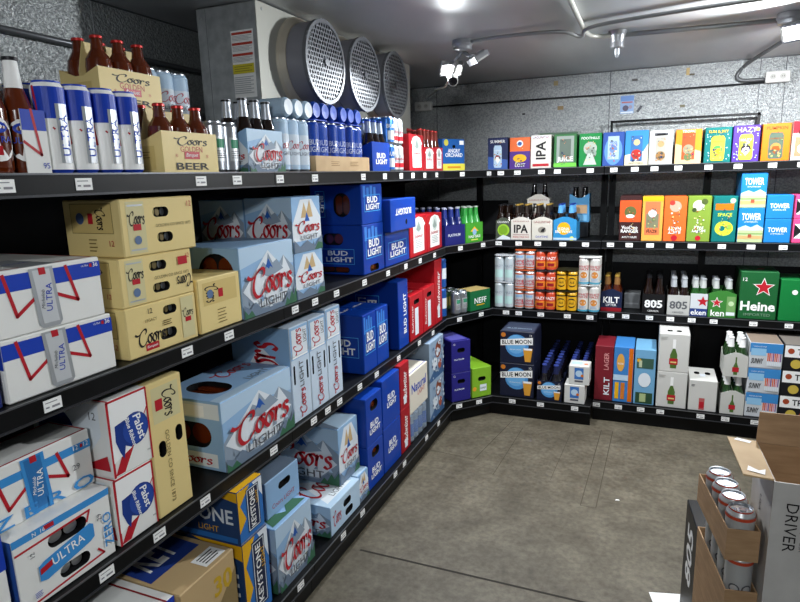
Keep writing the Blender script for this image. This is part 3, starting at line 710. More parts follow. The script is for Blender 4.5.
C_LD = can_mesh('longdrink', .033, .126, M('d0d3d6', .32, .3), lambda F: (F.rect(0, .06, 1, .14, M('c4582a', .4)), F.text('Long\nDrink', .5, .42, w=.7, h=.4, m=RED, bold=.6), F.rect(0, .9, 1, .97, M('c4582a', .4)), F.rect(.3, .7, .7, .84, SKY)))
C_OR = can_mesh('orange', .033, .126, M('c8482a', .35), lambda F: (F.rect(.15, .15, .85, .5, M('d9822e', .4)), F.rect(.3, .2, .7, .4, DRED), F.text('HAZY', .5, .7, w=.6, m=W2, bold=.8)))
C_YE = can_mesh('yellow', .033, .13, M('d9a51e', .35), lambda F: (F.ell(.5, .45, .27, None, INK), F.ell(.5, .45, .2, None, M('d9a51e', .35)), F.text('ALE', .5, .45, w=.25, m=INK, bold=.8), F.rect(.1, .85, .9, .92, INK)), rim=M('5a4a18', .4))
C_WH2 = can_mesh('whitetall', .033, .173, M('d4d2cc', .35, .1), lambda F: (F.rect(0, 0, 1, .08, M('4c9ab4', .4)), F.text('WHITE\nHAZE', .5, .68, w=.7, h=.2, m=RED, bold=.4), F.ell(.5, .38, .18, None, M('c9823c', .4)), bars(F, .3, .12, .7, .24, 3, SKY, .4)))
C_GRN = can_mesh('greencan', .033, .122, M('1d6a44', .35, .2), lambda F: (F.text('NEFF', .5, .5, w=.6, m=W2, bold=.6)))
C_805 = can_mesh('twisted', .033, .122, M('b6b8b8', .35, .3), lambda F: (F.ell(.35, .42, .12, None, GREY), F.ell(.35, .42, .085, None, SILV2), F.ell(.62, .42, .12, None, GREY), F.ell(.62, .42, .085, None, SILV2), F.rect(0, .9, 1, .985, M('b8472e', .4))), rim=M('b8472e', .4))
C_SILB = M('9a9c9e', .35, .5)
C_805B = can_mesh('twisted16', .0315, .157, M('b6b8b8', .35, .3), lambda F: (F.ell(.35, .42, .12, None, GREY), F.ell(.35, .42, .085, None, SILV2), F.ell(.62, .42, .12, None, GREY), F.ell(.62, .42, .085, None, SILV2), F.rect(0, .92, 1, .985, M('b8472e', .4))), rim=M('b8472e', .4))
CAPR = M('c22a26', .35, .4); CAPK = M('1c1c20', .35, .4); CAPB = M('1c3f9e', .35, .4); CAPG = M('c8a24a', .35, .5); CAPW = M('c8ccd0', .35, .4)
B_BQ = bottle_mesh('bq', AMBER2, CAPR, None, None, .034, .178, True, withcap=False)
B_BQ2 = bottle_mesh('bq2', AMBER2, CAPR, None, None, .034, .178, True)
B_CL = bottle_mesh('clb', DKGLASS, CAPW, M('b4bac2', .35, .5), M('c4ccd4', .4))
B_BL = bottle_mesh('blb', DKGLASS, CAPB, M('9aa6b8', .4, .3), BLB)
B_BUD = bottle_mesh('budb', AMBER, CAPR, M('7a2a20', .4), M('c9ccc8', .4))
B_UL = bottle_mesh('ulb', AMBER2, CAPK, W2, None, .031, .232, art=lambda F: (F.ell(.4, .5, .34, .48, W2), F.ell(.4, .76, .2, .13, ULB), F.text('ULTRA', .4, .5, w=.5, m=ULB, bold=.2), F.rect(.34, .16, .46, .36, RED)))
B_BLU = bottle_mesh('blu', M('17225e', .12, coat=.5), M('b8bcd4', .35, .3), M('20307a', .3), M('20307a', .3))
B_GRN = bottle_mesh('grn', M('2e8f3a', .2, coat=.4), M('c4d0c4', .35, .4), None, M('4aa84a', .4))
B_GNK = bottle_mesh('gnk', GREEN, CAPW, M('b8bcb8', .4), None)
B_DK = bottle_mesh('dk', DKGLASS, CAPK, None, None)
B_DKG = bottle_mesh('dkg', DKGLASS, CAPG, M('241a14', .3), None)
B_DKS = bottle_mesh('dks', DKGLASS, CAPB, M('5ba0d8', .4), None)
B_DKW = bottle_mesh('dkw', DKGLASS, CAPW, M('a8acb0', .4), None)
B_STE = bottle_mesh('ste', M('1c3a18', .12, coat=.5), W2, W2, None)
B_ORG = bottle_mesh('kilt', AMBER, CAPG, M('8a6238', .4), None)
B_BM = bottle_mesh('bmb', M('0e0c12', .12, coat=.5), M('3c4c9a', .35, .2), M('20264a', .4), M('3c4878', .4))
WRAP = M('c8dcf0', .12, alpha=.16, coat=.6)

# ------------------------------------------------------------------ products, left run (local x -> +Y, front faces +X)
def LP(y, x=-.012): return (x, y)
def lc(label, z, y0, w, d, h, m, art=None, x=-.012, **k):
    return carton(k.pop('name', 'beer_carton'), label, (x, y0, z+.001), HP, w, d, h, m, art, **k)
zA, zB, zC, zD = LV
G_TOP = 'packs on the top shelf of the left run'
# --- top shelf
def ucar(F): F.rect(0, .68, 1, 1, ULB); F.line([(.45, 1), (.66, .3), (.02, .5)], .006, RED); F.text('95', .8, .13, h=.09, m=ULB)
six_pack('amber bottle six-pack in a white and blue carrier, near top shelf end', (-.025, .745, zA+.001), HP, B_UL, 3, 2, .187, .132, .13, .0, WHITE, ucar, handle=0, both=.232, cut=.132)
can_pack('tall white cans with blue tops and red zigzag, first pack on the top shelf', (-.02, .935, zA+.001), HP, C_UL, .033, .195, 2, 3)
can_pack('tall white cans with blue tops beside the cream bottle carrier on the top shelf', (-.02, 1.072, zA+.001), HP, C_UL, .033, .195, 2, 3)
def bqc(F): F.script(.5, .78, .62, .24, INK); F.text('GOLDEN', .5, .58, w=.4, m=RED); F.rect(.36, .34, .64, .52, RED); F.text('Banquet', .5, .43, w=.22, m=W2, shear=.3); F.text('BEER', .5, .16, w=.6, h=.17, m=INK, bold=.8); F.text('*', .22, .42, h=.1, m=RED); F.text('*', .78, .42, h=.1, m=RED)
def bqs(F): F.rect(.2, .1, .8, .8, CREAM2); bars(F, .32, .42, .68, .66, 3, M('7d6a3a', .5), .3)
six_pack('cream bottle carrier of stubby brown bottles at the front edge of the top shelf', (-.014, 1.25, zA+.001), HP, B_BQ, 3, 2, .215, .14, .108, .0, CREAM, bqc, bqs, CAPR, .178, handle=.165)
# raised carrier stands on a low wrapped pack of cans
can_pack('wrapped tall blue cans carrying the raised cream bottle carrier', (-.17, 1.218, zA+.001), HP, can_mesh('cl17', .033, .172, SKY2), .033, .172, 3, 2, wrap=WRAP)
six_pack('raised cream bottle carrier standing behind the front one on the top shelf', (-.165, 1.212, zA+.178), HP, B_BQ, 3, 2, .215, .14, .098, .0, CREAM, bqc, bqs, CAPR, .178, handle=.165)
can_pack('loose silver cans beside the cream bottle carrier on the top shelf', (-.03, 1.475, zA+.001), HP, C_SIL, .033, .15, 2, 3)
tt = can_pack('lower plastic wrapped pale blue cans near the grey fan housing', (-.25, 1.46, zA+.001), HP, C_CL16, .033, .157, 3, 3, wrap=WRAP)
can_pack('plastic wrapped pale blue cans topmost behind the raised cream carrier', (-.25, 1.46, zA+.161), HP, C_CL16, .033, .157, 3, 3, wrap=WRAP)
def clc(F): art_cl(F)
six_pack('pale blue mountain bottle carrier with dark bottles on the top shelf', (-.014, 1.612, zA+.001), HP, B_CL, 3, 2, .198, .132, .135, .0, SKY, clc, art_cl_end, CAPK, .228, handle=.15)
can_pack('tall pale blue cans in plastic wrap between the bottle carrier and kraft tray', (-.02, 1.818, zA+.001), HP, can_mesh('cl18', .033, .185, SKY2, lambda F: (F.rect(.05, .1, .95, .75, PALE), F.poly([(.05, 0), (.3, .2), (.5, .08), (.7, .18), (.95, 0)], PINE), F.script(.38, .52, .62, .2, RED), F.text('LIGHT', .4, .34, w=.4, m=GREY))), .033, .185, 3, 2, wrap=WRAP)
# tray with blue aluminium bottles
mb = MB(); TY0, TY1 = 2.03, 2.50
for b in ((0, 0, 0, .47, .2, .003), (0, 0, .003, .47, .003, .06), (0, .197, .003, .47, .2, .06), (0, .003, .003, .003, .197, .06), (.467, .003, .003, .47, .197, .06)): mb.box(*b, KRAFTL)
F = Face(mb, face_fn((0, 0, 0), (1, 0, 0), (0, 0, 1), (0, -1, 0)), .47, .06); bars(F, .25, .35, .4, .7, 3, M('94744c', .7), .3); bars(F, .6, .35, .76, .7, 3, M('94744c', .7), .3)
tag(mb.build('cardboard_tray', None, (-.014, TY0, zA+.001), HP), 'shallow kraft tray under the blue aluminium bottles on the top shelf', 'tray')
for k, nm in enumerate(('tall blue cans in the kraft tray, nearest to the camera', 'tall blue cans in the middle of the kraft tray', 'tall blue cans at the far end of the kraft tray')):
    can_pack(nm, (-.024, TY0+.008+k*.152, zA+.005), HP, C_BL16, .033, .185, 2, 2, ring=M('1a44b8', .3, coat=.5), wrap=M('3c68d8', .12, alpha=.22, coat=.6))
# packs lying on their sides behind, rising over the front row
def lying_pack(label, y0, n, m, mlid, z, x=-.27, rows=1, art=None):
    t = thing('can_pack', label, 'can pack', (x, y0, z)); r = .033
    key = 'lie'+m.name+mlid.name
    if key not in _cm:
        mb = MB(); A = (Vector((0, 1, 0)), Vector((0, 0, 1)), Vector((1, 0, 0)))
        mb.lathe([(0, 0, mlid), (r*.8, 0, m), (r, .012, m), (r, .11, m), (r*.82, .12, mlid), (0, .118, None)], 18, (0, 0, 0), A); _cm[key] = mb.data('can')
    for i in range(n): link('can', _cm[key], t, (-.12, r+i*(2*r+.001), r))
    return t
mb = MB()
t = lying_pack('pale blue cans lying on their sides over the wrapped cans', 1.84, 3, SKY2, PALE, zA+.191, x=-.02)
for k, (y, lab) in enumerate(((2.05, 'deep blue cans lying on their sides above the kraft tray, nearer group'), (2.27, 'deep blue cans lying on their sides above the kraft tray, farther group'))):
    lying_pack(lab, y, 3, BLB, M('3358c0', .35), zA+.198, x=-.03)
six_pack('blue bottle carrier beside the kraft tray on the top shelf', (-.014, 2.535, zA+.001), HP, B_BL, 3, 2, .195, .132, .132, .0, BLB, lambda F: art_bl(F, False, False), handle=.15)
for k in range(2):
    can_pack('small blue cans beside the blue bottle carrier, %s of two packs' % ('lower', 'upper')[k], (-.01, 2.738, zA+.001+k*.13), HP, C_BB, .031, .128, 1, 3)
    can_pack('silver and red cans beside a red carton, %s of two packs' % ('lower', 'upper')[k], (-.02, 2.815, zA+.001+k*.13), HP, C_BUD, .033, .128, 2, 2)
lc('red carton with white shield on the top shelf, beside red carriers', zA, 2.99, .21, .2, .19, M('b01a24', .4), {'front': art_bud}, name='beer_carton')
six_pack('red bottle carrier on the top shelf touching the red carton', (-.014, 3.205, zA+.001), HP, B_BUD, 3, 2, .19, .132, .13, .0, M('b01a24', .4), lambda F: art_bud(F), handle=.15)
six_pack('red bottle carrier at the corner end of the left top shelf', (-.014, 3.4, zA+.001), HP, B_BUD, 2, 3, .135, .195, .135, .0, M('b01a24', .4), lambda F: art_bud(F), handle=.15)
# --- second shelf
lc('white carton with blue band and printed can, lower of the second shelf pair', zB, .752, .27, .4, .133, WHITE, {'front': art_ultra, 'left': lambda F: F.rect(0, .55, 1, 1, ULB), 'top': lambda F: (F.frame(.03, .04, .97, .97, .005, RED), F.rect(.3, .02, .6, .4, CANG))})
lc('white carton with blue band and printed can, upper of the second shelf pair', zB+.134, .747, .262, .4, .137, WHITE, {'front': art_ultra, 'top': lambda F: (F.frame(.03, .04, .97, .97, .005, RED), F.rect(.3, .02, .6, .4, CANG), F.text('ULTRA', .45, .2, w=.2, m=ULB))})
lc('dark blue carton at the very left end of the second shelf', zB, .34, .4, .35, .24, M('202c66', .4), {'front': lambda F: (F.rect(.05, .3, .95, .5, DRED), F.text('LAGER', .5, .7, w=.5, m=W2))})
HB = {'front': [(.5, .68, .11, .1), (.52, .3, .11, .1)]}; HB2 = {'front': [(.58, .74, .105, .1), (.55, .26, .12, .1)]}
inn = [(M('8a7a40', .4, .3), (-.9, -.3)), (M('6a5a30', .4, .3), (-.2, .3)), (SILVER, (.4, .9))]
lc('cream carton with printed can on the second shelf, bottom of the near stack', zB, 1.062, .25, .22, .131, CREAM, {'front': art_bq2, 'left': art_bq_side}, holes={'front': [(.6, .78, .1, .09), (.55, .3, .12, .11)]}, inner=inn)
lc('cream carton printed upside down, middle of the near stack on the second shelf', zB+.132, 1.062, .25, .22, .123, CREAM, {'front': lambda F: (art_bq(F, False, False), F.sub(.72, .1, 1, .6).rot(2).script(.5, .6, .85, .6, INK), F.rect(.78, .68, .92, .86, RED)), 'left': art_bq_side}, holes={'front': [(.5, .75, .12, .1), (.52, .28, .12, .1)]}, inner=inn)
lc('cream carton with printed can on top of the near stack on the second shelf', zB+.256, 1.085, .245, .2, .142, CREAM, {'front': art_bq, 'left': art_bq_side, 'top': lambda F: F.rect(.2, .2, .8, .8, CREAM2)}, holes={'front': [(.52, .74, .11, .09), (.55, .28, .11, .09)]}, inner=inn, tilt=-.03)
lc('small single cream carton set against the pale blue cartons on the second shelf', zB, 1.325, .19, .27, .16, CREAM, {'left': art_bq_side, 'front': lambda F: (F.rect(.1, .5, .9, .92, CREAM2), F.sub(.1, .5, .9, .92).rot(-1).script(.5, .25, .8, .4, INK), F.rect(.45, .6, .56, .76, RED), F.ell(.26, .7, .07, None, M('5c7396', .5)), bars(F, .4, .1, .6, .4, 5, M('7d6a3a', .5), .3))})
inb = [(AMBER2, (-.9, -.1)), (AMBER2, (0, .85))]
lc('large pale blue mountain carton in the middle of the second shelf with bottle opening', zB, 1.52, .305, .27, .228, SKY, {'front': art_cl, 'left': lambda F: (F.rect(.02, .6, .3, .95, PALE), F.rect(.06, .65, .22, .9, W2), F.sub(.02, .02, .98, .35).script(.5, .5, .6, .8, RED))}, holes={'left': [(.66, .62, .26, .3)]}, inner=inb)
lc('pale blue mountain carton end, lower of the pair beside the blue crates', zB, 1.835, .2, .4, .17, SKY, {'front': art_cl_end, 'left': art_cl, 'top': art_cl_top})
lc('pale blue mountain carton end, upper of the pair beside the blue crates', zB+.171, 1.835, .2, .2, .2, SKY, {'front': art_cl_end, 'left': art_cl})
lc('shaded pale blue mountain carton directly behind the upper carton end', zB+.171, 1.835, .2, .2, .195, SKY, {'left': art_cl}, x=-.22)
lc('pale blue mountain carton underneath the shaded one at the rear', zB, 1.835, .2, .14, .17, SKY, {'left': art_cl}, x=-.415)
lc('shaded pale blue carton lying behind the single cream carton', zB, 1.5, .3, .24, .16, SKY, {'left': art_cl}, x=-.3)
inh = [(AMBER2, (.0, .95))]
BLC = {'front': [(.5, .1, .22, .07)], 'left': [(.42, .72, .2, .12), (.42, .1, .3, .06)]}
def blf(F): art_bl(F.sub(0, .15, 1, 1))
def blleft(F): F.frame(.16, .22, .82, .52, .0025, CYAN); F.text('BUD', .5, .44, w=.4, h=.1, m=W2, bold=1.4); F.text('LIGHT', .53, .31, w=.54, h=.1, m=W2, bold=1.4)
lc('blue crate carton with hand slot on the second shelf, lower near one', zB, 2.4, .225, .26, .225, BLB, {'front': blf, 'left': blleft}, holes=BLC, inner=inb, name='beer_crate')
lc('blue crate carton with hand slot on the second shelf, upper near one', zB+.226, 2.4, .22, .26, .178, BLB, {'front': blf, 'left': lambda F: (art_bl_rot(F.sub(.04, .1, .4, .95)))}, holes={'left': [(.62, .5, .16, .3)]}, inner=inb, name='beer_crate')
lc('blue crate carton on the second shelf, lower one touching the red cartons', zB, 2.64, .31, .26, .17, BLB, {'front': lambda F: art_bl(F, can=False)}, name='beer_crate')
lc('blue carton printed upside down lying across the far blue crates', zB+.171, 2.63, .33, .27, .155, BLB, {'front': art_bl_flip}, x=.025, name='beer_crate')
lc('blue carton at the back between the blue crates on the second shelf', zB+.0, 2.06, .3, .25, .23, BLB, {'left': lambda F: art_bl(F, can=False)}, x=-.3, name='beer_crate')
lc('dim red carton resting on top of the blue crates under the top shelf', zB+.227, 2.7, .3, .2, .13, M('9c1822', .4), {'front': art_bud_side}, x=-.3)
lc('red carton with white shield on the second shelf, beside a blue crate', zB, 2.965, .262, .26, .222, M('b01a24', .4), {'front': art_bud, 'left': art_bud_side})
lc('red carton with white shield on the second shelf, last before the corner', zB, 3.232, .262, .26, .215, M('b01a24', .4), {'front': art_bud, 'left': art_bud_side})
# --- third shelf
lc('white carton with pale blue lettering and round can window, lower front of the third shelf', zC, .705, .245, .13, .174, WHITE, {'front': art_zero2, 'left': lambda F: F.rect(0, 0, 1, 1, M('2a4f9a', .4)), 'top': lambda F: F.rect(0, 0, 1, .9, WHITE)}, holes={'front': [(.52, .72, .2, .1), (.55, .22, .16, .09)]}, inner=[(SILVER, (-.8, -.1)), (SILVER, (0, .7))])
lc('white carton with light blue can and large lettering, near upper end of the third shelf', zC+.175, .695, .262, .13, .142, WHITE, {'front': lambda F: art_ultra(F, True), 'top': lambda F: F.frame(.03, .04, .97, .97, .005, RED)}, x=-.06)
lc('white and dark blue carton at the cut off left end of the third shelf', zC, .4, .29, .3, .21, WHITE, {'front': lambda F: (F.rect(0, .6, 1, 1, ULB), F.line([(.7, 1), (.8, .3), (.5, .5)], .006, RED))})
for k in range(2):
    lc('white carton with blue ribbon seal on the third shelf, %s of the two' % ('lower', 'upper')[k], zC+k*.181, .965+k*.008, .125, .27, (.18, .2)[k], WHITE, {'front': art_pabst, 'left': art_pabst_side, 'top': lambda F: F.line([(.03, 0), (.03, .97), (.97, .97)], .006, RED)})
def bqv(F):
    G = F.rot(-1); G.rect(.04, .12, .3, .88, M('cfc596', .4)); G.script(.17, .6, .22, .4, INK); G.rect(.13, .2, .21, .4, RED); G.text('GOLDEN CO SINCE 1873', .65, .44, w=.55, m=M('6b5a30', .5))
lc('tall cream carton standing on end on the third shelf beside the white ones', zC, 1.097, .128, .26, .38, CREAM, {'front': bqv, 'left': lambda F: F.rect(.2, .5, .8, .9, CREAM2)}, holes={'front': [(.28, .5, .1, .06), (.78, .56, .1, .06)]})
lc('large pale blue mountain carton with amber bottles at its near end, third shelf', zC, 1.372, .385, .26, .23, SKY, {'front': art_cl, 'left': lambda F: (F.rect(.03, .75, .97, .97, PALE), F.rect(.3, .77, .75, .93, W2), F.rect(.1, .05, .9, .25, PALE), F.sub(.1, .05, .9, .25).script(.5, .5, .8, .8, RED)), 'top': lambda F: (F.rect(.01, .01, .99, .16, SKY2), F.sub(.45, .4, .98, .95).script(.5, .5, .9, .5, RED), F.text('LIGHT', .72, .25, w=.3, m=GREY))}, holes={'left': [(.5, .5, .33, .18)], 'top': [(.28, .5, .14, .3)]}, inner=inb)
hv = {'front': [(.15, .5, .045, .1), (.85, .5, .045, .1)]}
for k, (y0, y1, nm) in enumerate(((1.768, 1.897, 'nearest'), (1.9, 2.028, 'middle'), (2.031, 2.152, 'farthest'))):
    lc('pale blue carton standing on end on the third shelf, %s of three' % nm, zC, y0, y1-y0, .26, .367+.012*(k == 2), M('c4d3e2', .42), {'front': art_cl_vert, 'left': lambda F: (F.rect(.01, .01, .99, .99, SKY), F.poly([(0, .3), (.5, .8), (1, .5), (1, 0), (0, 0)], PALE), F.rot(1).script(.55, .5, .6, .7, RED))}, holes=hv)
lc('blue carton on the third shelf just past the pale blue ones, near of two', zC, 2.362, .14, .26, .278, BLB, {'front': blf, 'left': lambda F: (F.frame(.2, .28, .9, .62, .0025, CYAN), F.text('BUD', .55, .52, w=.4, h=.12, m=W2, bold=1.4), F.text('LIGHT', .56, .38, w=.55, h=.12, m=W2, bold=1.4)), 'top': lambda F: F.text('BUD LIGHT', .5, .5, w=.7, m=W2, bold=1)}, name='beer_crate')
lc('blue carton on the third shelf just past the pale blue ones, far of two', zC, 2.505, .14, .26, .278, BLB, {'front': blf, 'top': lambda F: F.text('BUD LIGHT', .5, .5, w=.7, m=W2, bold=1)}, name='beer_crate')
lc('big blue carton standing upright on the third shelf before the red cartons', zC, 2.78, .135, .4, .36, BLB, {'front': lambda F: F.rot(1).text('BUD LIGHT', .5, .35, w=.6, h=.3, m=W2, bold=1.2), 'left': lambda F: art_bl_rot(F.sub(.25, .35, .95, .85))}, name='beer_crate')
rv = {'front': [(.5, .82, .2, .05)]}
lc('red carton with pale label and hand slot on the third shelf, nearest of three', zC, 2.938, .205, .26, .255, M('b01a24', .4), {'front': lambda F: (F.rect(.36, .08, .62, .68, PALE), F.sub(.06, .05, .3, .9).rot(1).text('Budweiser', .5, .5, w=.7, m=W2)), 'left': art_bud_side, 'top': art_bud_side}, holes=rv)
lc('red carton with pale label and hand slot on the third shelf, middle of three', zC, 3.15, .195, .26, .258, M('b01a24', .4), {'front': lambda F: (F.rect(.36, .08, .62, .68, PALE), F.sub(.06, .05, .3, .9).rot(1).text('Budweiser', .5, .5, w=.7, m=W2))}, holes=rv)
lc('tall red carton at the corner end of the third shelf', zC, 3.35, .13, .26, .395, M('b01a24', .4), {'front': art_bud_vert})
lc('wide red carton standing behind the shorter red ones on the third shelf', zC, 2.93, .4, .2, .4, M('9c1822', .4), {'front': lambda F: (F.poly([(.25, .66), (.35, .86), (.5, .72), (.62, .88), (.75, .66)], PALE)), 'left': art_bud_side}, x=-.275)
# --- bottom deck
xD = .035
lc('blue and yellow carton on the bottom deck, lower of two', zD, 1.355, .135, .4, .3, M('24406c', .42), {'front': art_key, 'left': art_key_side}, x=xD)
lc('blue and yellow carton on the bottom deck, upper of two', zD+.301, 1.352, .13, .4, .18, M('24406c', .42), {'front': art_key, 'left': art_key_side, 'top': lambda F: F.rect(0, 0, 1, .3, YEL)}, x=xD)
lc('tan camouflage carton lying on the bottom deck near the blue and yellow ones', zD, 1.1, .235, .38, .3, KRF, {'top': lambda F: (F.poly([(.05, .3), (.9, .3), (.95, .95), (.1, .95)], M('27408c', .45)), F.text('KEY', .5, .6, w=.6, h=.4, m=W2, bold=1.5, shear=.3), F.rect(.55, .04, .92, .2, W2), bars(F, .6, .06, .88, .18, 4, INK, .4)), 'front': lambda F: (F.poly([(0, .4), (.3, .7), (.6, .5), (1, .8), (1, .3), (0, .1)], M('8f7a52', .6)), F.text('30', .75, .75, h=.22, m=M('c9a32c', .5), bold=1.5))}, x=.02)
lc('white carton with blue corner at the near end of the bottom deck', zD, .8, .29, .4, .31, WHITE, {'top': lambda F: (F.line([(.9, 0), (.9, 1)], .006, DRED), F.rect(.3, .2, .5, .8, DRED)), 'front': lambda F: F.rect(0, .7, 1, 1, ULB)}, x=.01)
lc('pale blue mountain carton on the bottom deck, large one under the upper carton', zD, 1.532, .232, .3, .245, SKY, {'front': art_cl, 'left': art_cl, 'top': lambda F: (art_cl_top(F.sub(0, .35, 1, 1)), F.poly([(.05, .05), (.2, .3), (.5, .1), (.8, .3), (.95, .05)], PINE))}, x=xD)
lc('pale blue carton lying on its side over the large bottom deck carton', zD+.246, 1.568, .215, .3, .14, SKY, {'front': lambda F: (F.sub(.02, .1, .98, .4).text('Coors LIGHT', .5, .5, w=.7, m=RED)), 'left': lambda F: F.rect(.05, .05, .95, .95, M('2a4c86', .4)), 'top': lambda F: (F.rect(.01, .01, .99, .99, MTN2), F.sub(0, .2, 1, .95).script(.5, .5, .85, .6, DRED))}, holes={'front': [(.55, .66, .18, .1)]}, x=-.02)
lc('pale blue carton lying flat with red script on its top on the bottom deck', zD, 1.89, .262, .26, .128, SKY2, {'top': lambda F: (F.rect(.01, .01, .99, .99, SKY2), F.poly([(.1, .1), (.5, .9), (.9, .1)], PALE), F.script(.5, .55, .85, .5, RED), F.text('LIGHT', .55, .18, w=.4, m=GREY)), 'front': lambda F: F.sub(.05, .2, .35, .8).script(.5, .5, .9, .9, RED), 'left': art_cl}, holes={'front': [(.55, .66, .13, .12), (.6, .3, .13, .12)]}, x=xD+.01)
lc('pale blue mountain carton on the bottom deck beside the blue crates, lower one', zD, 2.157, .1, .4, .13, SKY, {'front': art_cl_end, 'top': art_cl_top, 'left': art_cl}, x=xD)
lc('pale blue mountain carton on the bottom deck beside the blue crates, upper one', zD+.131, 2.06, .18, .36, .255, SKY, {'front': art_cl_end, 'top': lambda F: (F.rect(.01, .01, .99, .99, MTN2), F.poly([(.1, 0), (.4, .5), (.9, .2), (.99, 0)], SKY2)), 'left': art_cl}, x=.0)
hc = {'front': [(.5, .78, .24, .1)]}
for k in range(2):
    lc('blue crate with bottle slot on the bottom deck, %s of the near stack' % ('lower', 'upper')[k], zD+k*.216, 2.262, .172, .3, (.215, .232)[k], BLB, {'front': lambda F: art_bl(F.sub(0, .05, 1, .7), False, False)}, holes=hc, inner=inb, x=xD, name='beer_crate')
    lc('plain blue crate on the bottom deck, %s of the far stack' % ('lower', 'upper')[k], zD+k*.228, 2.442, .212, .3, (.227, .245)[k], BLB, {'front': lambda F: art_bl(F.sub(.1, .2, .9, .9), False, False)}, x=xD, name='beer_crate')
    lc('narrow red carton on the bottom deck, %s of two beside the blue crates' % ('lower', 'upper')[k], zD+k*.241, 2.662, .126, .3, (.24, .24)[k], M('9c1822', .42), {'front': art_bud_vert}, x=xD)
can_pack('wrapped silver and blue cans on the bottom deck under the beige carton', (xD, 2.795, zD+.001), HP, can_mesh('nat', .033, .165, M('8b98a8', .35, .5), lambda F: F.rect(.2, .2, .8, .7, M('3c5c9a', .4))), .033, .165, 4, 4, wrap=WRAP)
lc('beige carton with blue lettering on the bottom deck past the red ones', zD+.168, 2.79, .275, .3, .222, M('d6cfc0', .45), {'front': lambda F: (F.text('Natural', .5, .6, w=.8, m=BLUE, bold=1), F.text('LIGHT', .62, .4, w=.4, m=RED)), 'left': lambda F: (F.text('Natural', .6, .55, w=.7, m=BLUE, bold=1), F.frame(.3, .25, .75, .85, .002, CREAM2)), 'top': lambda F: F.frame(.03, .04, .97, .97, .004, BLUE)}, x=xD)
for k in range(2):
    lc('frosty grey blue printed carton at the corner end of the bottom deck, %s' % ('lower', 'upper')[k], zD+k*.239, 3.105, .25, .36, (.238, .24)[k], M('8fa3b8', .4), {'front': lambda F: (F.poly([(0, .1), (.4, .3), (.6, .1), (1, .4), (1, 0), (0, 0)], M('3f5e86', .45)), F.ell(.6, .7, .2, None, M('8a4a32', .45)), F.ell(.55, .65, .1, None, PALE), F.ell(.35, .4, .16, None, PALE), F.ell(.7, .3, .12, None, M('a9563c', .45)), busy(F, .1, .08, .92, .94, [PALE, M('5a7496', .45), M('c8d2dc', .42), M('2f4a70', .45)], 40, 9, .05)), 'left': lambda F: (F.rect(.1, .1, .9, .6, M('45648c', .45)), F.text('ICE', .5, .4, w=.4, m=W2)), 'top': lambda F: F.rect(.05, .05, .95, .6, M('6c84a0', .45))}, x=xD)

# ------------------------------------------------------------------ corner unit products (fronts along the angled lip)
def along(i, s, back=.012):
    (ax, ay), (bx, by) = cf[i]; L = math.hypot(bx-ax, by-ay); ux, uy = (bx-ax)/L, (by-ay)/L
    return (ax+ux*s+(-uy)*back, ay+uy*s+ux*back), math.atan2(uy, ux)
def cc(i, s, label, w, d, h, m, art, z=0, back=.012, **k):
    (x, y), a = along(i, s, back)
    return carton('beer_carton', label, (x, y, LV[i]+.001+z), a, w, d, h, m, art, **k)
cc(0, .03, 'bright blue carton with yellow foot on the top corner shelf', .2, .13, .19, M('1c569c', .4), {'front': lambda F: (F.rect(0, 0, 1, .22, M('d8cf4a', .4)), F.text('ANGRY\nORCHARD', .5, .56, w=.78, m=W2, bold=.8), F.ell(.15, .88, .1, None, M('c8c04a', .4)), F.rect(.75, .82, .95, .95, W2), F.rect(.2, .08, .8, .14, M('d08a2a', .4)))}, holes={'front': [(.5, .76, .07, .05)]})
(x, y), a = along(1, .03)
six_pack('indigo bottle carrier front one on the second corner shelf', (x, y, zB+.001), a, B_BLU, 3, 2, .185, .132, .125, 0, M('22266c', .4), lambda F: (F.text('PLATINUM', .45, .5, w=.6, m=PALE, bold=.5)), handle=.13)
(x, y), a = along(1, .01, .16)
six_pack('indigo bottle carrier behind the front one on the second corner shelf', (x-.02, y, zB+.001), a, B_BLU, 3, 2, .19, .132, .125, 0, M('22266c', .4), handle=.13)
(x, y), a = along(1, .225)
six_pack('bright green bottle carrier on the second corner shelf', (x, y, zB+.001), a, B_GRN, 3, 2, .165, .132, .128, .0, M('469c30', .4), lambda F: (F.poly([(.25, .55), (.5, .8), (.75, .55)], M('e8b53a', .4)), F.ell(.5, .52, .12, None, SKY), F.text('HALF SALE', .5, .3, w=.7, m=W2, bold=1), F.rect(.3, .1, .7, .16, M('d8df6a', .4))), handle=.13)
(x, y), a = along(2, .0, .02)
can_pack('small silver cans on the third corner shelf', (x+.052, y+.1, zC+.001), a, C_SIL, .03, .14, 2, 1)
(x, y), a = along(2, .16, .15)
can_pack('dark green and gold cans behind the green carton on the corner shelf', (x-.02, y-.02, zC+.001), a, can_mesh('gg', .033, .125, M('3a5a34', .4, .3), lambda F: F.rect(.2, .2, .8, .8, M('9a8a4a', .4))), .033, .125, 3, 2)
cc(2, .25, 'green carton with white lettering on the third corner shelf', .19, .13, .135, M('17663a', .4), {'front': lambda F: (F.text('NEFF', .5, .5, w=.6, m=W2, bold=.6), F.rect(.3, .25, .7, .3, YEL)), 'top': lambda F: F.rect(0, 0, 1, 1, CREAM2)}, back=.02)
(x, y), a = along(2, -.07, .012)
can_pack('tall blue can pack wedged behind the red carton at the corner', (-.012, 3.53, zC+.001), HP, can_mesh('bt', .033, .19, M('2058a8', .35, .3), lambda F: F.rect(.2, .3, .6, .7, PALE)), .033, .19, 1, 3, nz=2)
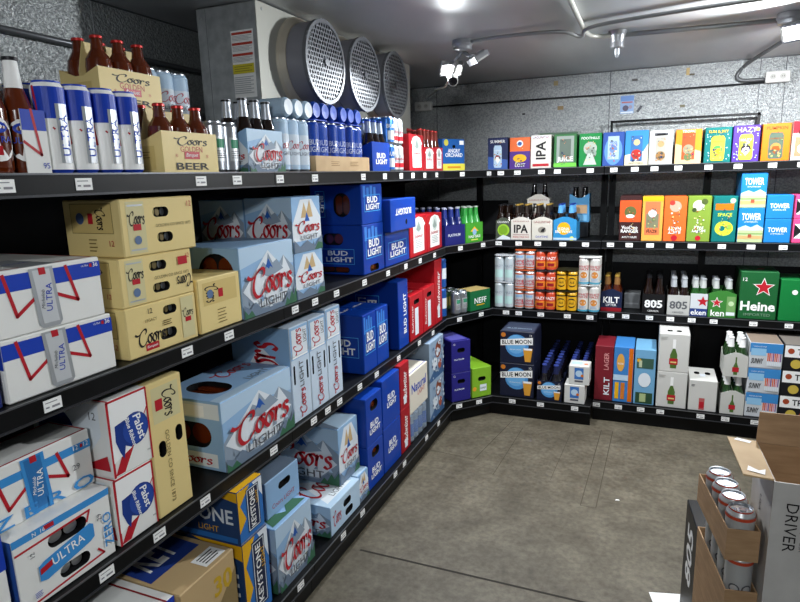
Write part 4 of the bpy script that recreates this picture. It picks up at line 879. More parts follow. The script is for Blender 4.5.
for k in range(2):
    cc(3, .02, 'indigo carton with hand slot on the bottom corner deck, %s of two' % ('lower', 'upper')[k], .14, .26, (.19, .21)[k], M('272474', .4), {'front': lambda F: (F.text('PLATINUM', .4, .42, w=.5, m=PALE, bold=.5), F.text('12', .15, .9, h=.06, m=W2)), 'top': lambda F: F.rect(.1, .1, .9, .9, M('5a58a8', .4))}, z=k*.191, holes={'front': [(.5, .7, .2, .07)]})
cc(3, .172, 'lime green carton with hand slot on the bottom corner deck', .145, .26, .2, M('7cac2c', .4), {'front': lambda F: (F.rect(.4, .2, .75, .42, PALE), F.text('HARD', .56, .3, w=.3, m=PINE, bold=.8), F.ell(.12, .3, .1, None, M('e0a030', .4))), 'left': lambda F: F.rect(.1, .1, .9, .9, M('5f9a3a', .4))}, holes={'front': [(.5, .62, .2, .07)]})

# ------------------------------------------------------------------ back wall, top row
BUSY = {}
def bc(label, z, x0, y, w, d, h, m, art, **k):
    if 'front' in art and (z in (zA, zB) or z > zA) and 'lettering' not in label:
        f0 = art['front']; sd = len(label)*13+int(x0*100)
        hs = k.get('holes', {}).get('front', [])
        def f1(F, f0=f0, sd=sd, hs=hs):
            f0(F); r = random.Random(sd); cols = [M(c, .42) for c in r.sample(['d8cf8a', '3c4a44', 'b85a3c', 'e4e2d8', '2c3a5c', '8aa05c', 'c88a5c', '54504c'], 4)]
            if hs:
                busy(F, .3, .1, .7, hs[0][1]-.12, cols, 16, sd, .05); busy(F, .3, hs[0][1]+.12, .7, .84, cols, 6, sd+1, .03)
            else: busy(F, .3, .15, .7, .75, cols, 22, sd, .045)
        art = dict(art, front=f1)
    return carton('beer_carton', label, (x0, y, z+.001), 0, w, d, h, m, art, **k)
INDG = M('222b52', .4); TEAL = M('0f6866', .4); PURP = M('4c3290', .4); ORNG = M('d06a16', .4)
Y0 = 4.012
bc('dark indigo carton with red edge at the left end of the back top row', zA, .142, Y0, .134, .26, .205, INDG, {'front': craft(INDG, SKY2, DRED, 'SUMMER', W2, cw=.2, bandc=M('3c5ca0', .4)), 'left': lambda F: F.rect(.1, .2, .9, .8, GREY)}, holes={'front': [(.56, .72, .1, .055), (.56, .3, .1, .055)]})
bc('orange over purple carton in the back top row', zA, .289, Y0, .132, .26, .2, M('e06a34', .4), {'front': lambda F: (F.rect(0, 0, 1, .56, M('4c2f80', .4)), F.ell(.5, .34, .33, .13, YEL), F.ell(.5, .8, .16, None, W2), F.ell(.5, .8, .1, None, M('3c5ca0', .4)), F.text('LOST', .52, .12, w=.5, m=W2, bold=.5))}, holes={'front': [(.5, .5, .1, .05), (.5, .18, .08, .03)]})
bc('off white carton with black sideways lettering in the back top row', zA, .425, Y0, .13, .26, .208, M('d8d4cc', .45), {'front': art_ipa_v, 'right': lambda F: F.rect(.1, .1, .9, .9, M('b8b4ac', .45))})
bc('black topped green and white carton in the back top row', zA, .572, Y0, .14, .26, .206, M('2f6a3a', .4), {'front': lambda F: (F.rect(.12, .16, .88, .94, M('8f9a92', .4)), F.rect(.25, .3, .75, .85, M('5c6a60', .4)), F.text('JUICE', .5, .24, w=.7, m=W2, bold=.6), F.rect(0, .02, 1, .14, M('6fc24a', .4)))}, holes={'front': [(.5, .6, .09, .06)]})
bc('grey and green carton lying behind the row, showing above it', zA, .42, Y0+.27, .28, .06, .236, M('7c8a80', .45), {'front': lambda F: F.rect(.05, .93, .95, .985, M('3c5a44', .4))})
bc('green carton with silver swirls in the back top row', zA, .727, Y0, .134, .26, .203, M('17803f', .4), {'front': lambda F: (F.ell(.5, .55, .3, None, M('a8b4a8', .4)), F.ell(.56, .4, .22, None, M('8b9a8f', .4)), F.text('FOOTHILLS', .5, .86, w=.8, m=W2, bold=.6), F.poly([(.2, .06), (.8, .06), (.6, .4), (.4, .4)], M('b8c0b8', .4)))})
def ghost(c1, c2, t, tcol=W2): return craft(c1, c1, c2, t, tcol)
bc('periwinkle blue carton with pale can print in the back top row', zA, .868, Y0, .125, .26, .203, M('34529a', .4), {'front': lambda F: (F.ell(.5, .45, .42, .42, M('5f8fd4', .4)), F.rect(.24, .2, .76, .88, M('a9c0dc', .4)), F.ell(.5, .5, .18, None, M('6a86b8', .4)), F.text('VOO\nHAZE', .5, .66, w=.36, m=BLUE, bold=.6), F.text('IPA', .5, .3, w=.2, m=BLUE, bold=.6))})
bc('sky blue carton with sand foot and red figure shape in the back top row', zA, .997, Y0, .132, .26, .206, M('3c88c6', .4), {'front': lambda F: (F.poly([(0, 0), (1, 0), (1, .62), (.8, .4), (0, .3)], M('d8cfb0', .45)), F.rect(.25, .12, .75, .85, M('3c6fa8', .4)), F.ell(.5, .32, .22, None, M('b8342c', .4)), F.ell(.5, .66, .14, None, M('c9b48a', .5)), F.text('FRUIT FORCE', .5, .06, w=.6, m=INK))}, holes=hole1(.56))
bc('white carton with brown figure shape in the back top row', zA, 1.133, Y0, .13, .26, .2, M('c9c8c0', .45), {'front': lambda F: (F.rect(.22, .84, .78, .92, GREY), F.poly([(.25, .84), (.35, .9), (.65, .9), (.75, .84)], INK), F.rect(.28, .1, .72, .8, M('a8a69c', .45)), F.ell(.5, .26, .2, None, M('9a7448', .5)), F.ell(.5, .6, .14, None, M('b89468', .5)))}, holes=hole1(.5))
bc('orange and sand carton with skeletal print in the back top row', zA, 1.277, Y0, .14, .26, .197, M('e08a2a', .4), {'front': lambda F: (F.poly([(0, 0), (1, 0), (1, .35), (0, .6)], M('d4b48a', .45)), F.rect(.25, .12, .75, .9, M('d8502c', .4)), F.ell(.5, .42, .2, None, M('8f8a70', .5)), F.ell(.5, .2, .16, None, M('5f7048', .5)), F.text('TROPIC', .5, .94, w=.5, m=W2)), 'left': lambda F: F.rect(.1, .1, .9, .9, DRED)}, holes=hole1(.6))
bc('teal carton with yellow can print in the back top row', zA, 1.432, Y0, .138, .26, .2, TEAL, {'front': craft(TEAL, M('c4cf3c', .4), M('4c8f4a', .4), 'SUN & SKY', YEL, dots=SKY2)}, holes=hole1(.62))
bc('purple carton with yellow can print in the back top row', zA, 1.577, Y0, .134, .26, .203, PURP, {'front': lambda F: (craft(PURP, M('c8b83c', .4), INK, 'HAZY', M('b8a4e0', .4), dots=SKY2)(F), F.ell(.9, .88, .07, None, M('d8cf4a', .4)))}, holes={'front': [(.5, .66, .1, .06), (.45, .26, .1, .06)]})
bc('plain orange carton with dark can print in the back top row', zA, 1.722, Y0, .138, .26, .205, ORNG, {'front': craft(ORNG, M('4c5a4c', .4), M('b8743c', .4), 'PUMPKIN', M('8a4416', .4))}, holes=hole1(.42))
bc('red and white patterned carton at the right end of the back top row', zA, 1.868, Y0, .135, .26, .21, M('d8cabc', .45), {'front': lambda F: (F.rect(0, .7, 1, 1, RED), F.ell(.5, .75, .3, None, INK), F.rect(.1, .1, .9, .6, M('d8785c', .4)), F.ell(.4, .3, .2, None, W2))})
# --- second row, centre unit
yb = 3.985
six_pack('bottle carrier with green apple print on the second shelf of the centre unit', (.205, yb, zB+.001), 0, B_DK, 2, 3, .1, .17, .125, .02, M('4a5046', .4), lambda F: (F.ell(.52, .5, .4, None, M('9ac83c', .4)), F.ell(.5, .5, .3, None, M('7aa82c', .4)), F.text('GRANNY', .5, .93, w=.8, m=W2), F.poly([(0, 0), (.5, .25), (1, .1), (1, 0)], PALE)), handle=.16)
six_pack('off white bottle carrier with black lettering, front one on the centre unit', (.308, yb, zB+.001), 0, B_DKG, 2, 3, .132, .19, .13, .02, M('d4cfc6', .45), art_ipa, handle=.16)
six_pack('off white bottle carrier with dog sketch print on the centre unit', (.446, yb, zB+.001), 0, B_DKG, 2, 3, .132, .19, .13, .02, M('cdc9be', .45), lambda F: (F.ell(.5, .5, .2, .16, M('8f8a80', .5)), F.poly([(.42, .4), (.6, .4), (.66, .62), (.5, .55)], INK), F.text('LAGUNITAS', .5, .9, w=.8, m=DRED), F.text('DAYTIME', .5, .16, w=.6, m=BLUE)), handle=.16)
six_pack('bright blue bottle carrier with yellow corner on the centre unit', (.585, yb, zB+.001), 0, B_DKS, 2, 3, .145, .19, .13, .02, M('3288be', .4), lambda F: (F.ell(.45, .58, .28, None, YEL), F.text('KONA\nBIG WAVE', .45, .5, w=.75, m=W2, bold=1), F.ell(.8, .08, .1, None, M('d8df4a', .4)), F.rect(0, .02, 1, .12, SKY2)), handle=.16)
six_pack('off white bottle carrier raised at the rear of the centre unit second shelf', (.375, 4.19, zB+.13), 0, B_DK, 2, 1, .15, .085, .13, .03, M('c4c0b8', .45), art_ipa, handle=0)
lcr = bc('plain dark carton carrying the raised off white carrier', zB, .32, 4.185, .27, .13, .128, M('2a2a2c', .5), {})
six_pack('blue bottle carrier raised at the rear right of the centre unit', (.655, 4.2, zB+.101), 0, B_DK, 2, 2, .128, .12, .19, -.03, M('4a86b0', .4), lambda F: (F.rect(.08, .3, .9, .6, M('a88a6a', .5)), F.rect(.1, .05, .9, .25, M('6fa8cc', .4))), handle=0)
bc('black carton carrying the raised blue carrier', zB, .652, 4.195, .13, .13, .099, M('202124', .5), {})
# --- second row, right unit
yc = 4.0
def vr(bg, c, c2, t1, tc): return lambda F: (F.rect(.12, .3, .88, .8, c), F.ell(.5, .58, .26, None, c2), F.poly([(.2, .42), (.8, .42), (.66, .52), (.34, .52)], W2), F.text(t1, .5, .15, w=.84, h=.2, m=tc, bold=1), F.text('HAZY IPA', .5, .9, w=.7, m=tc))
bc('tall dark carton bearing an orange emblem at the left of the right unit second row', zB, .985, yc, .124, .26, .278, M('3c2222', .42), {'front': lambda F: (F.rect(0, .42, 1, .9, M('d8562a', .4)), F.ell(.5, .64, .28, .13, M('5f6438', .45)), F.ell(.5, .55, .2, .04, W2), F.text('VooDoo\nRANGER', .5, .26, w=.82, h=.16, m=W2, bold=1), F.text('JUICY HAZE', .5, .08, w=.7, h=.05, m=W2, bold=.6))})
bc('tall golden orange carton with can print in the right unit second row', zB, 1.115, yc, .118, .26, .272, M('e0a44a', .42), {'front': lambda F: (F.rect(.14, .14, .86, .88, M('d8744a', .4)), F.rect(.2, .3, .8, .62, M('7a7a60', .45)), F.ell(.5, .62, .2, None, PALE), F.text('HAZE', .5, .22, w=.5, m=INK, bold=.6), F.rect(0, .9, 1, 1, YEL))})
bc('tall plain orange carton printed upside down in the right unit second row', zB, 1.238, yc, .125, .26, .27, M('e0662c', .4), {'front': lambda F: (F.ell(.5, .78, .26, None, M('c8a08a', .4)), F.ell(.35, .86, .12, None, M('c03c34', .4)), F.rot(2).text('JUICY\nHAZY', .5, .75, w=.6, m=W2, bold=.6), F.ell(.5, .08, .14, None, RED))})
bc('tall olive green carton in the right unit second row', zB, 1.368, yc, .125, .26, .27, M('7a9438', .42), {'front': lambda F: (F.ell(.45, .8, .25, None, M('c8ccb8', .4)), F.ell(.7, .88, .14, None, M('4c5a2c', .4)), F.ell(.28, .7, .1, None, M('3c4a28', .4)), F.rot(2).text('HOPPY\nPALE', .5, .72, w=.6, m=W2, bold=.6), F.ell(.5, .08, .12, None, RED))})
bc('tall teal carton with yellow blot print in the right unit second row', zB, 1.502, yc, .126, .26, .268, TEAL, {'front': lambda F: (F.rect(.1, .7, .85, .84, ORNG), F.ell(.5, .3, .38, .16, M('c4d83c', .4)), F.ell(.42, .3, .12, None, TEAL), F.ell(.7, .33, .12, None, M('8fb03c', .4)), F.text('SPACE', .5, .6, w=.6, m=M('c4d83c', .4), bold=.6), F.ell(.8, .9, .12, None, M('a8d8a0', .4)))})
TW = M('1f74b4', .4)
for k in range(2): bc('bright blue carton with white lettering over a landscape, %s of the stacked pair' % ('lower', 'upper')[k], zB+k*.2, 1.637, yc, .13, .26, .199, TW, {'front': art_tower})
for k in range(2): bc('plain bright blue carton with white lettering, %s of two right of the landscape pair' % ('lower', 'upper')[k], zB+k*.136, 1.773, yc, .13, .26, .135, TW, {'front': lambda F: art_tower(F, False)})
for k in range(2): bc('pink, black and white striped carton, %s one at the right edge of the second row' % ('lower', 'upper')[k], zB+k*.136, 1.912, yc, .13, .26, .135, M('d8487c', .42), {'front': lambda F: (F.rect(.05, .2, .95, .8, INK), F.poly([(.05, .2), (.3, .2), (.6, .5), (.3, .8), (.05, .8), (.35, .5)], W2), F.poly([(.6, .2), (.8, .2), (.95, .5), (.95, .8), (.6, .8), (.75, .5)], W2))})
# --- third row
yc3 = 3.915
def stack(lab, x, y, z0, can, h, n, ring, r=.033, nx=2, ny=2):
    w_ = ('bottom', 'second', 'topmost') if n == 3 else ('lower', 'upper')
    for k in range(n): can_pack('%s, %s pack of the stack' % (lab, w_[k]), (x, y, z0+.001+k*(h+.006)), 0, can, r, h, nx, ny, ring=ring)
stack('pale silver blue tall cans beside the angled corner shelf', .21, yc3, zC, C_WHT, .173, 2, M('c8ccd0', .4))
stack('white cans with red lettering and orange rims', .347, yc3, zC, C_LD, .126, 3, M('c4582a', .4))
stack('orange red cans beside the white lettered ones', .484, yc3, zC, C_OR, .126, 3, M('2a2224', .4))
stack('yellow cans with round black emblem', .62, yc3, zC, C_YE, .13, 2, M('2c2a18', .4))
stack('cream white tall cans with teal feet', .757, yc3, zC, C_WH2, .173, 2, M('d8d8d4', .4))
yr3 = 4.005
def kilt(F): F.rect(0, 0, 1, .2, DRED); F.text('KILT', .5, .6, w=.78, h=.32, m=W2, bold=1.2); F.text('LIFTER', .5, .34, w=.5, m=W2)
six_pack('navy and red bottle carrier at the left of the right unit third shelf', (.895, yr3, zC+.001), 0, B_ORG, 2, 3, .125, .19, .125, .02, NAVY, kilt, handle=.16)
def e805(m_, mm): return lambda F: (F.text('805', .5, .5, w=.8, h=.4, m=m_, bold=1.4), F.line([(.35, .5), (.65, .5), (.65, .62), (.5, .7), (.35, .62), (.35, .5)], .002, mm), F.text('CERVEZA', .5, .14, w=.5, m=m_))
for k in range(2): six_pack('black bottle carrier with white numerals, %s one on the third shelf' % ('front', 'rear')[k], (1.143, yr3+k*.17, zC+.001), 0, B_DK, 2, 3, .13, .165, .125, .0, M('141416', .45), e805(W2, W2), handle=.14)
for k in range(2): six_pack('white bottle carrier with grey numerals, %s one on the third shelf' % ('front', 'rear')[k], (1.288, yr3+k*.17, zC+.001), 0, B_DKW, 2, 3, .126, .165, .125, .0, M('b8b8b4', .45), e805(GREY, GREY), handle=.14)
six_pack('white and navy bottle carrier with red star on the third shelf', (1.417, yr3, zC+.001), 0, B_GNK, 2, 3, .094, .19, .14, .0, M('c8ccd0', .45), lambda F: (F.rect(0, 0, 1, .34, M('2a3c78', .4)), star(F, .72, .66, .36, RED), F.text('eken', .5, .17, w=.9, m=W2, bold=1)), handle=.15)
six_pack('green bottle carrier with red star on the third shelf', (1.516, yr3, zC+.001), 0, B_GNK, 2, 3, .148, .19, .145, .02, M('3a7a34', .4), lambda F: (star(F, .3, .62, .24, W2), star(F, .3, .62, .19, RED), F.text('ken', .35, .18, w=.5, m=W2, bold=1), F.rect(.66, .08, .97, .9, M('6f9a5c', .4)), F.ell(.82, .6, .1, None, M('b8d0a4', .4)), F.rect(.66, .1, .97, .24, PALE)), handle=.15)
bc('large dark green carton with red star on the third shelf', zC, 1.678, yr3, .195, .26, .285, M('1d5a30', .4), {'front': art_hein, 'left': lambda F: F.rect(.1, .1, .9, .9, M('2a4a2c', .4)), 'top': lambda F: F.ell(.6, .5, .1, None, RED)})
bc('bright green carton with red star on the third shelf at the right edge', zC, 1.885, yr3, .24, .24, .245, M('157438', .4), {'front': lambda F: (F.ell(.66, .36, .14, None, PALE), F.ell(.3, .7, .06, None, W2)), 'left': lambda F: F.rect(.1, .1, .9, .9, M('1a5a30', .4))}, holes={'front': [(.75, .7, .12, .12)]}, inner=[(M('2a9a4c', .4), (-.8, .6))])
# clear glass front lying in the gap between bottle carriers
bc('low grey plastic display tray between the navy and black carriers', zC, 1.03, 4.12, .1, .14, .1, M('5c5e60', .5), {'front': lambda F: F.rect(.1, .3, .9, .4, M('77797c', .5))})
# --- bottom row, centre unit (deck juts forward)
yd = 3.672
for k in range(2): bc('black and blue carton with white banner and beer glass print, %s of the two' % ('lower', 'upper')[k], zD+k*.226, .312, yd, .218, .27, (.225, .212)[k], M('1c2034', .42), {'front': art_bm, 'top': lambda F: (F.rect(.05, .05, .95, .95, M('3c4458', .45)), F.text('BLUE MOON', .5, .3, w=.7, m=SKY2))}, holes={'top': [(.3, .6, .1, .07), (.7, .6, .1, .07)]})
six_pack('dark bottle carrier with blue disc and banner at the front of the bottle rows', (.552, yd, zD+.001), 0, B_BM, 2, 3, .152, .19, .13, .0, M('1c2034', .42), art_bm, handle=.13)
g6 = [('second', 1, 0), ('third', 2, 0), ('last', 3, 0)]
for nm, k, _ in g6:
    six_pack('dark bottle carrier with blue necks, %s from the front in the left file' % nm, (.552, yd+.192*k-(.0 if k < 3 else .0), zD+.001) if k < 3 else (.552, yd+.576, zD+.001), 0, B_BM, 2, 3 if k < 3 else 1, .15, .19 if k < 3 else .09, .12, .0, M('181a24', .45), handle=.12)
for nm, k in (('front', 0), ('middle', 1), ('rear', 2)):
    six_pack('dark bottle carrier behind the small white cartons, %s one of the right file' % nm, (.712, yd+.16+.168*k, zD+.001), 0, B_BM, 2, 3, .15, .165, .12, .0, M('181a24', .45), handle=.12)
def wbm(F): F.rect(.28, .3, .72, .9, M('3c6fb4', .4)); F.ell(.5, .6, .17, None, SKY2); F.rect(.3, .16, .7, .24, M('4a4a54', .4)); F.ell(.66, .5, .07, None, ORNG)
bc('small white carton with blue can print, lower of two at the deck edge', zD, .722, yd, .122, .125, .122, M('ccccc8', .45), {'front': wbm})
bc('small white carton with blue can print, upper of two at the deck edge', zD+.123, .745, yd+.005, .122, .125, .122, M('ccccc8', .45), {'front': wbm, 'top': lambda F: (F.ell(.8, .4, .1, None, ORNG), F.rect(.1, .3, .6, .7, SKY2))})
# --- bottom row, right unit
ye = 3.788
bc('tall dark red carton standing at the left of the right unit bottom deck', zD, .89, ye, .108, .26, .355, M('74202a', .42), {'front': lambda F: (F.sub(.45, .04, .9, .5).rot(1).text('KILT', .5, .5, w=.7, h=.7, m=PALE, bold=1), F.sub(.4, .5, .85, .95).rot(1).text('LAGER', .5, .5, w=.7, h=.6, m=M('d08a8a', .4), bold=1)), 'left': lambda F: F.rect(.1, .1, .9, .9, DRED)})
bc('tall blue and orange carton on the right unit bottom deck', zD, 1.001, ye, .114, .26, .357, M('3c7cbc', .42), {'front': lambda F: (F.rect(.76, .02, .98, .98, ORNG), F.ell(.35, .72, .2, .16, M('d8a04a', .4)), F.text('BEER', .36, .7, w=.3, m=W2), F.rect(.1, .06, .3, .36, YEL), F.rect(.4, .06, .6, .36, M('c8742c', .4)), F.rect(0, .4, .76, .5, SKY2))})
bc('tall pale blue carton with green foot on the right unit bottom deck', zD, 1.122, ye, .118, .26, .352, M('6fa4c8', .42), {'front': lambda F: (F.rect(.1, .02, .92, .22, M('2c4a34', .4)), F.rect(.3, .05, .6, .2, M('a8b884', .4)), F.rect(.1, .66, .9, .84, M('3c5a4c', .4)), F.ell(.5, .45, .3, .13, PALE), F.ell(.2, .8, .1, None, YEL), F.rect(.2, .68, .35, .8, M('b8c0a0', .4)))}, holes={'front': [(.3, .44, .07, .07), (.72, .44, .07, .07)]})
for k in range(2): bc('white carton with green bottle print, %s of the stacked pair' % ('lower', 'upper')[k], zD+k*.226, 1.252, ye, .166, .26, (.225, .235)[k], M('cccbc6', .45), {'front': art_stella}, holes={'top': [(.35, .3, .09, .08), (.65, .3, .09, .08)]})
bc('low white carton with small red can print beside the stacked white pair', zD, 1.43, ye, .15, .26, .19, M('cccbc6', .45), {'front': lambda F: (F.rect(.38, .04, .58, .42, M('b85c5c', .4)), F.rect(.4, .1, .56, .3, RED), bars(F, .08, .78, .2, .86, 2, GREY)), 'top': lambda F: F.rect(.4, .3, .6, .5, PALE)}, holes={'top': [(.3, .55, .1, .1), (.7, .55, .1, .1)]})
stc = lambda F: (F.poly([(.42, .1), (.58, .1), (.6, .5), (.53, .7), (.53, .95), (.47, .95), (.47, .7), (.4, .5)], M('4c6b2c', .35)), F.rect(.36, .24, .64, .46, RED))
six_pack('white bottle carrier with green bottle print, lower of the stacked pair', (1.6, ye, zD+.001), 0, B_STE, 2, 3, .122, .19, .125, .02, M('c4c4be', .45), stc, handle=.14)
t = six_pack('white bottle carrier with green bottle print, upper of the stacked pair', (1.602, ye, zD+.231), 0, B_STE, 2, 3, .122, .19, .125, .02, M('c4c4be', .45), stc, handle=.14)
for k in range(3): bc('white and sky blue carton with orange can row, %s of three' % ('bottom', 'middle', 'top')[k], zD+k*.148, 1.727, ye, .162, .26, .147, M('c8ccd0', .45), {'front': art_sunny, 'top': lambda F: F.rect(.02, .02, .98, .98, M('8a7a6c', .5))})
for k in range(3): bc('black and white carton with fruit print, %s of three at the right edge' % ('bottom', 'middle', 'top')[k], zD+k*.148, 1.895, ye, .2, .26, .147, M('1c1c20', .42), {'front': art_truly, 'top': lambda F: F.rect(.02, .02, .98, .98, M('77706a', .5))})
# ------------------------------------------------------------------ evaporator with three fans
EX0, EX1, EY0, EY1, EZ0, EZ1 = -.48, -.205, 1.985, 3.49, 1.77, 2.196
ev = thing('cooling_unit', 'galvanised ceiling cooling unit with three round fans above the left shelves', 'cooling unit', (EX0, EY0, EZ0))
off = Vector((EX0, EY0, EZ0))
mb = MB(); carton_geo(mb, 0, 0, 0, EX1-EX0, EY1-EY0, EZ1-EZ0, GALV, .004)
for (a, b) in ((.02, .03), (.02, .39), (.2, .03), (.2, .39)):
    mb.lathe([(.006, .0, GALV), (.005, .003, GALV), (0, .004, None)], 8, (a, 0, b), (Vector((1, 0, 0)), Vector((0, 0, -1)), Vector((0, -1, 0))))
mb.box(.045, -.0015, .0, .047, 0, .42, M('7d8083', .4, .5))
mb.build('housing', ev)
mb = MB(); mb.box(EX1-EX0, -.006, -.004, EX1-EX0+.004, EY1-EY0+.006, EZ1-EZ0-.002, M('b9b9b0', .4, .35))
for yy in [.03+.2*i for i in range(8)]:
    for zz in (.02, .4): mb.lathe([(.006, .004, GALV), (.004, .007, GALV), (0, .007, None)], 8, (EX1-EX0, yy, zz), (Vector((0, 1, 0)), Vector((0, 0, 1)), Vector((1, 0, 0))))
mb.build('front_plate', ev)
AX = (Vector((0, 1, 0)), Vector((0, 0, 1)), Vector((1, 0, 0)))
SHR = M('7f7f88', .4, .2); BELL = M('b8b0a0', .4, .25)
def grille_mb(R):
    mb = MB(); s = .0115; m = M('6f7277', .45, .5)
    for q in range(-24, 25):
        for r_ in range(-24, 25):
            y = s*math.sqrt(3)*(q+r_/2.); z = s*1.5*r_
            if math.hypot(y, z) > R-.004: continue
            o = [(y+s*math.cos(PI/2+i*PI/3), z+s*math.sin(PI/2+i*PI/3)) for i in range(6)]
            h = [(y+s*.66*math.cos(PI/2+i*PI/3), z+s*.66*math.sin(PI/2+i*PI/3)) for i in range(6)]
            mb.mesh([(0, a, b) for a, b in o]+[(0, a, b) for a, b in h]+[(-.003, a, b) for a, b in h], [(i, (i+1) % 6, 6+(i+1) % 6, 6+i) for i in range(6)]+[(6+i, 6+(i+1) % 6, 12+(i+1) % 6, 12+i) for i in range(6)], m)
    mb.lathe([(R-.012, 0, m), (R-.012, .003, m), (R+.002, .003, m), (R+.003, -.012, m), (R-.001, -.012, None)], 48, (0, 0, 0), AX)
    mb.lathe([(.014, 0, m), (.014, .006, m), (0, .006, None)], 12, (0, 0, 0), AX)
    return mb
gm = grille_mb(.16).data('grille')
for i, yc_ in enumerate((2.272, 2.638, 3.0)):
    yy = yc_-EY0; zz = 2.012-EZ0; x0 = EX1-EX0+.004
    mb = MB(); mb.lathe([(.182, .0, BELL), (.178, .012, BELL), (.163, .03, BELL), (.156, .03, BELL), (.156, 0, None)], 48, (x0, yy, zz), AX); mb.build('bell_ring', ev)
    mb = MB(); mb.lathe([(.157, .02, SHR), (.159, .115, SHR), (.155, .115, M('4c4c52', .5)), (.152, .0, None)], 48, (x0, yy, zz), AX)
    mb.lathe([(.0, .002, M('3a3c40', .6)), (.152, .002, None)], 32, (x0, yy, zz), AX)
    sh = mb.build('fan_shroud', ev)
    link('grille', gm, sh, (x0+.118, yy, zz))
    mb = MB(); mb.lathe([(.035, .02, M('6a6c70', .4, .4)), (.035, .07, M('6a6c70', .4, .4)), (0, .075, None)], 16, (x0, yy, zz), AX); mb.build('fan_motor', sh)
    mb = MB()
    for k in range(4):
        a = k*PI/2+i*.4; v = []
        for (rr, da, xx) in ((.03, -.25, .03), (.14, -.42, .025), (.145, .42, .06), (.03, .25, .055)):
            v.append((x0+xx, yy+rr*math.cos(a+da), zz+rr*math.sin(a+da)))
        mb.mesh(v+[(p[0]+.002, p[1], p[2]) for p in v], [(0, 1, 2, 3), (7, 6, 5, 4), (0, 4, 5, 1), (1, 5, 6, 2), (2, 6, 7, 3), (3, 7, 4, 0)], M('8a8d92', .35, .5))
    mb.build('fan_blade_set', sh)
mb = MB(); F = Face(mb, face_fn((.155, -.001, .09), (1, 0, 0), (0, 0, 1), (0, -1, 0)), .1, .24)
mb.box(.155, -.0008, .09, .255, -.0001, .33, W2)
for v in (.955, .8, .64): F.rect(.04, v-.018, .96, v+.018, M('b84438', .5)); bars(F, .06, v-.11, .94, v-.03, 4, M('b4b6b8', .5), .4)
F.rect(.02, .36, .98, .5, M('d0c23a', .5)); bars(F, .1, .38, .9, .48, 3, M('8a8230', .5), .3); bars(F, .06, .05, .94, .32, 9, M('b4b6b8', .5), .4)
mb.build('warning_label', ev)
mb = MB(); mb.box(EX1-EX0+.004, EY1-EY0-.06, .03, EX1-EX0+.006, EY1-EY0-.02, .06, RED); mb.build('warning_label', ev)

# ------------------------------------------------------------------ light fixtures and wiring
ALU = M('a4a6aa', .35, .6); WHP = M('d0d0cc', .4)
LEDM = M('ffffff', .4, emit=9)
def orient(v):
    z = Vector(v).normalized(); x = Vector((0, 0, 1)).cross(z)
    x = x.normalized() if x.length > .01 else Vector((1, 0, 0)); return Matrix((x, z.cross(x), z)).transposed()
def led_head(parent, pos, aim, power, spread=150, w=.11, h=.075, emit_m=None, rad=.05):
    R_ = orient(aim); mb = MB(); mb2 = MB()
    def T(p): return R_ @ Vector(p)
    def bx(mb, x0, y0, z0, x1, y1, z1, m):
        v = [T((x, y, z)) for z in (z0, z1) for y in (y0, y1) for x in (x0, x1)]
        mb.mesh(v, [(0, 2, 3, 1), (4, 5, 7, 6), (0, 1, 5, 4), (2, 6, 7, 3), (0, 4, 6, 2), (1, 3, 7, 5)], m)
    bx(mb, -w/2, -h/2, -.025, w/2, h/2, -.004, ALU)
    bx(mb, -w/2, -h/2, -.004, w/2, -h/2+.008, .004, ALU); bx(mb, -w/2, h/2-.008, -.004, w/2, h/2, .004, ALU)
    bx(mb, -w/2, -h/2+.008, -.004, -w/2+.008, h/2-.008, .004, WHP); bx(mb, w/2-.008, -h/2+.008, -.004, w/2, h/2-.008, .004, WHP)
    for i in range(5): bx(mb, -w/2+.01+i*.02, -h/2+.01, -.034, -w/2+.014+i*.02, h/2-.01, -.025, ALU)
    o = mb.build('lamp_head', parent, pos)
    bx(mb2, -w/2+.008, -h/2+.008, -.004, w/2-.008, h/2-.008, .0, LEDM); mb2.build('led_panel', o)
    ld = bpy.data.lights.new('led_light', 'AREA'); ld.shape = 'RECTANGLE'; ld.size = w-.02; ld.size_y = h-.02; ld.energy = power; ld.color = LED_COL; ld.spread = math.radians(spread)
    lo = bpy.data.objects.new('led_light', ld); COL.objects.link(lo); lo.parent = o
    lo.matrix_local = Matrix.Translation(R_ @ Vector((0, 0, .006))) @ (R_ @ Matrix.Rotation(PI, 3, 'X')).to_4x4()
    return o
def fixture(label, x, y, heads, power, sensor=True):
    t = thing('security_light', label, 'light fixture', (x, y, CZ-.001))
    mb = MB(); mb.lathe([(.0, 0, ALU), (.05, 0, ALU), (.052, -.02, ALU), (.045, -.03, ALU), (.046, -.045, ALU), (.03, -.055, ALU), (0, -.055, None)], 20); mb.build('mount', t)
    for p, aim, *sp_ in heads:
        mb = MB(); p = Vector(p); mb.tube([(0, 0, -.05), (p.x*.4, p.y*.4, -.075), p-Vector(aim).normalized()*.03], .009, ALU); mb.build('arm', t)
        led_head(t, p, aim, power, *sp_)
    return t
f1 = fixture('twin head ceiling light near the corner, lamps glowing beside the cooling unit', .262, 3.04, [((-.065, .02, -.13), (.3, -.55, -.8), 132), ((.085, -.0, -.1), (.42, .3, -.85))], LED_POWER)
f2 = fixture('twin head ceiling light glaring at the right edge of the photo', 1.68, 3.25, [((.01, -.1, -.1), (-.5, -.75, -.42)), ((.12, .06, -.06), (-.05, .5, -.8))], LED_POWER*1.45)
f3 = fixture('twin head ceiling light above and behind the camera', 1.35, -1.0, [((-.1, .03, -.12), (-.5, .8, -.4)), ((.1, .03, -.12), (.2, .85, -.45))], NEAR_POWER)
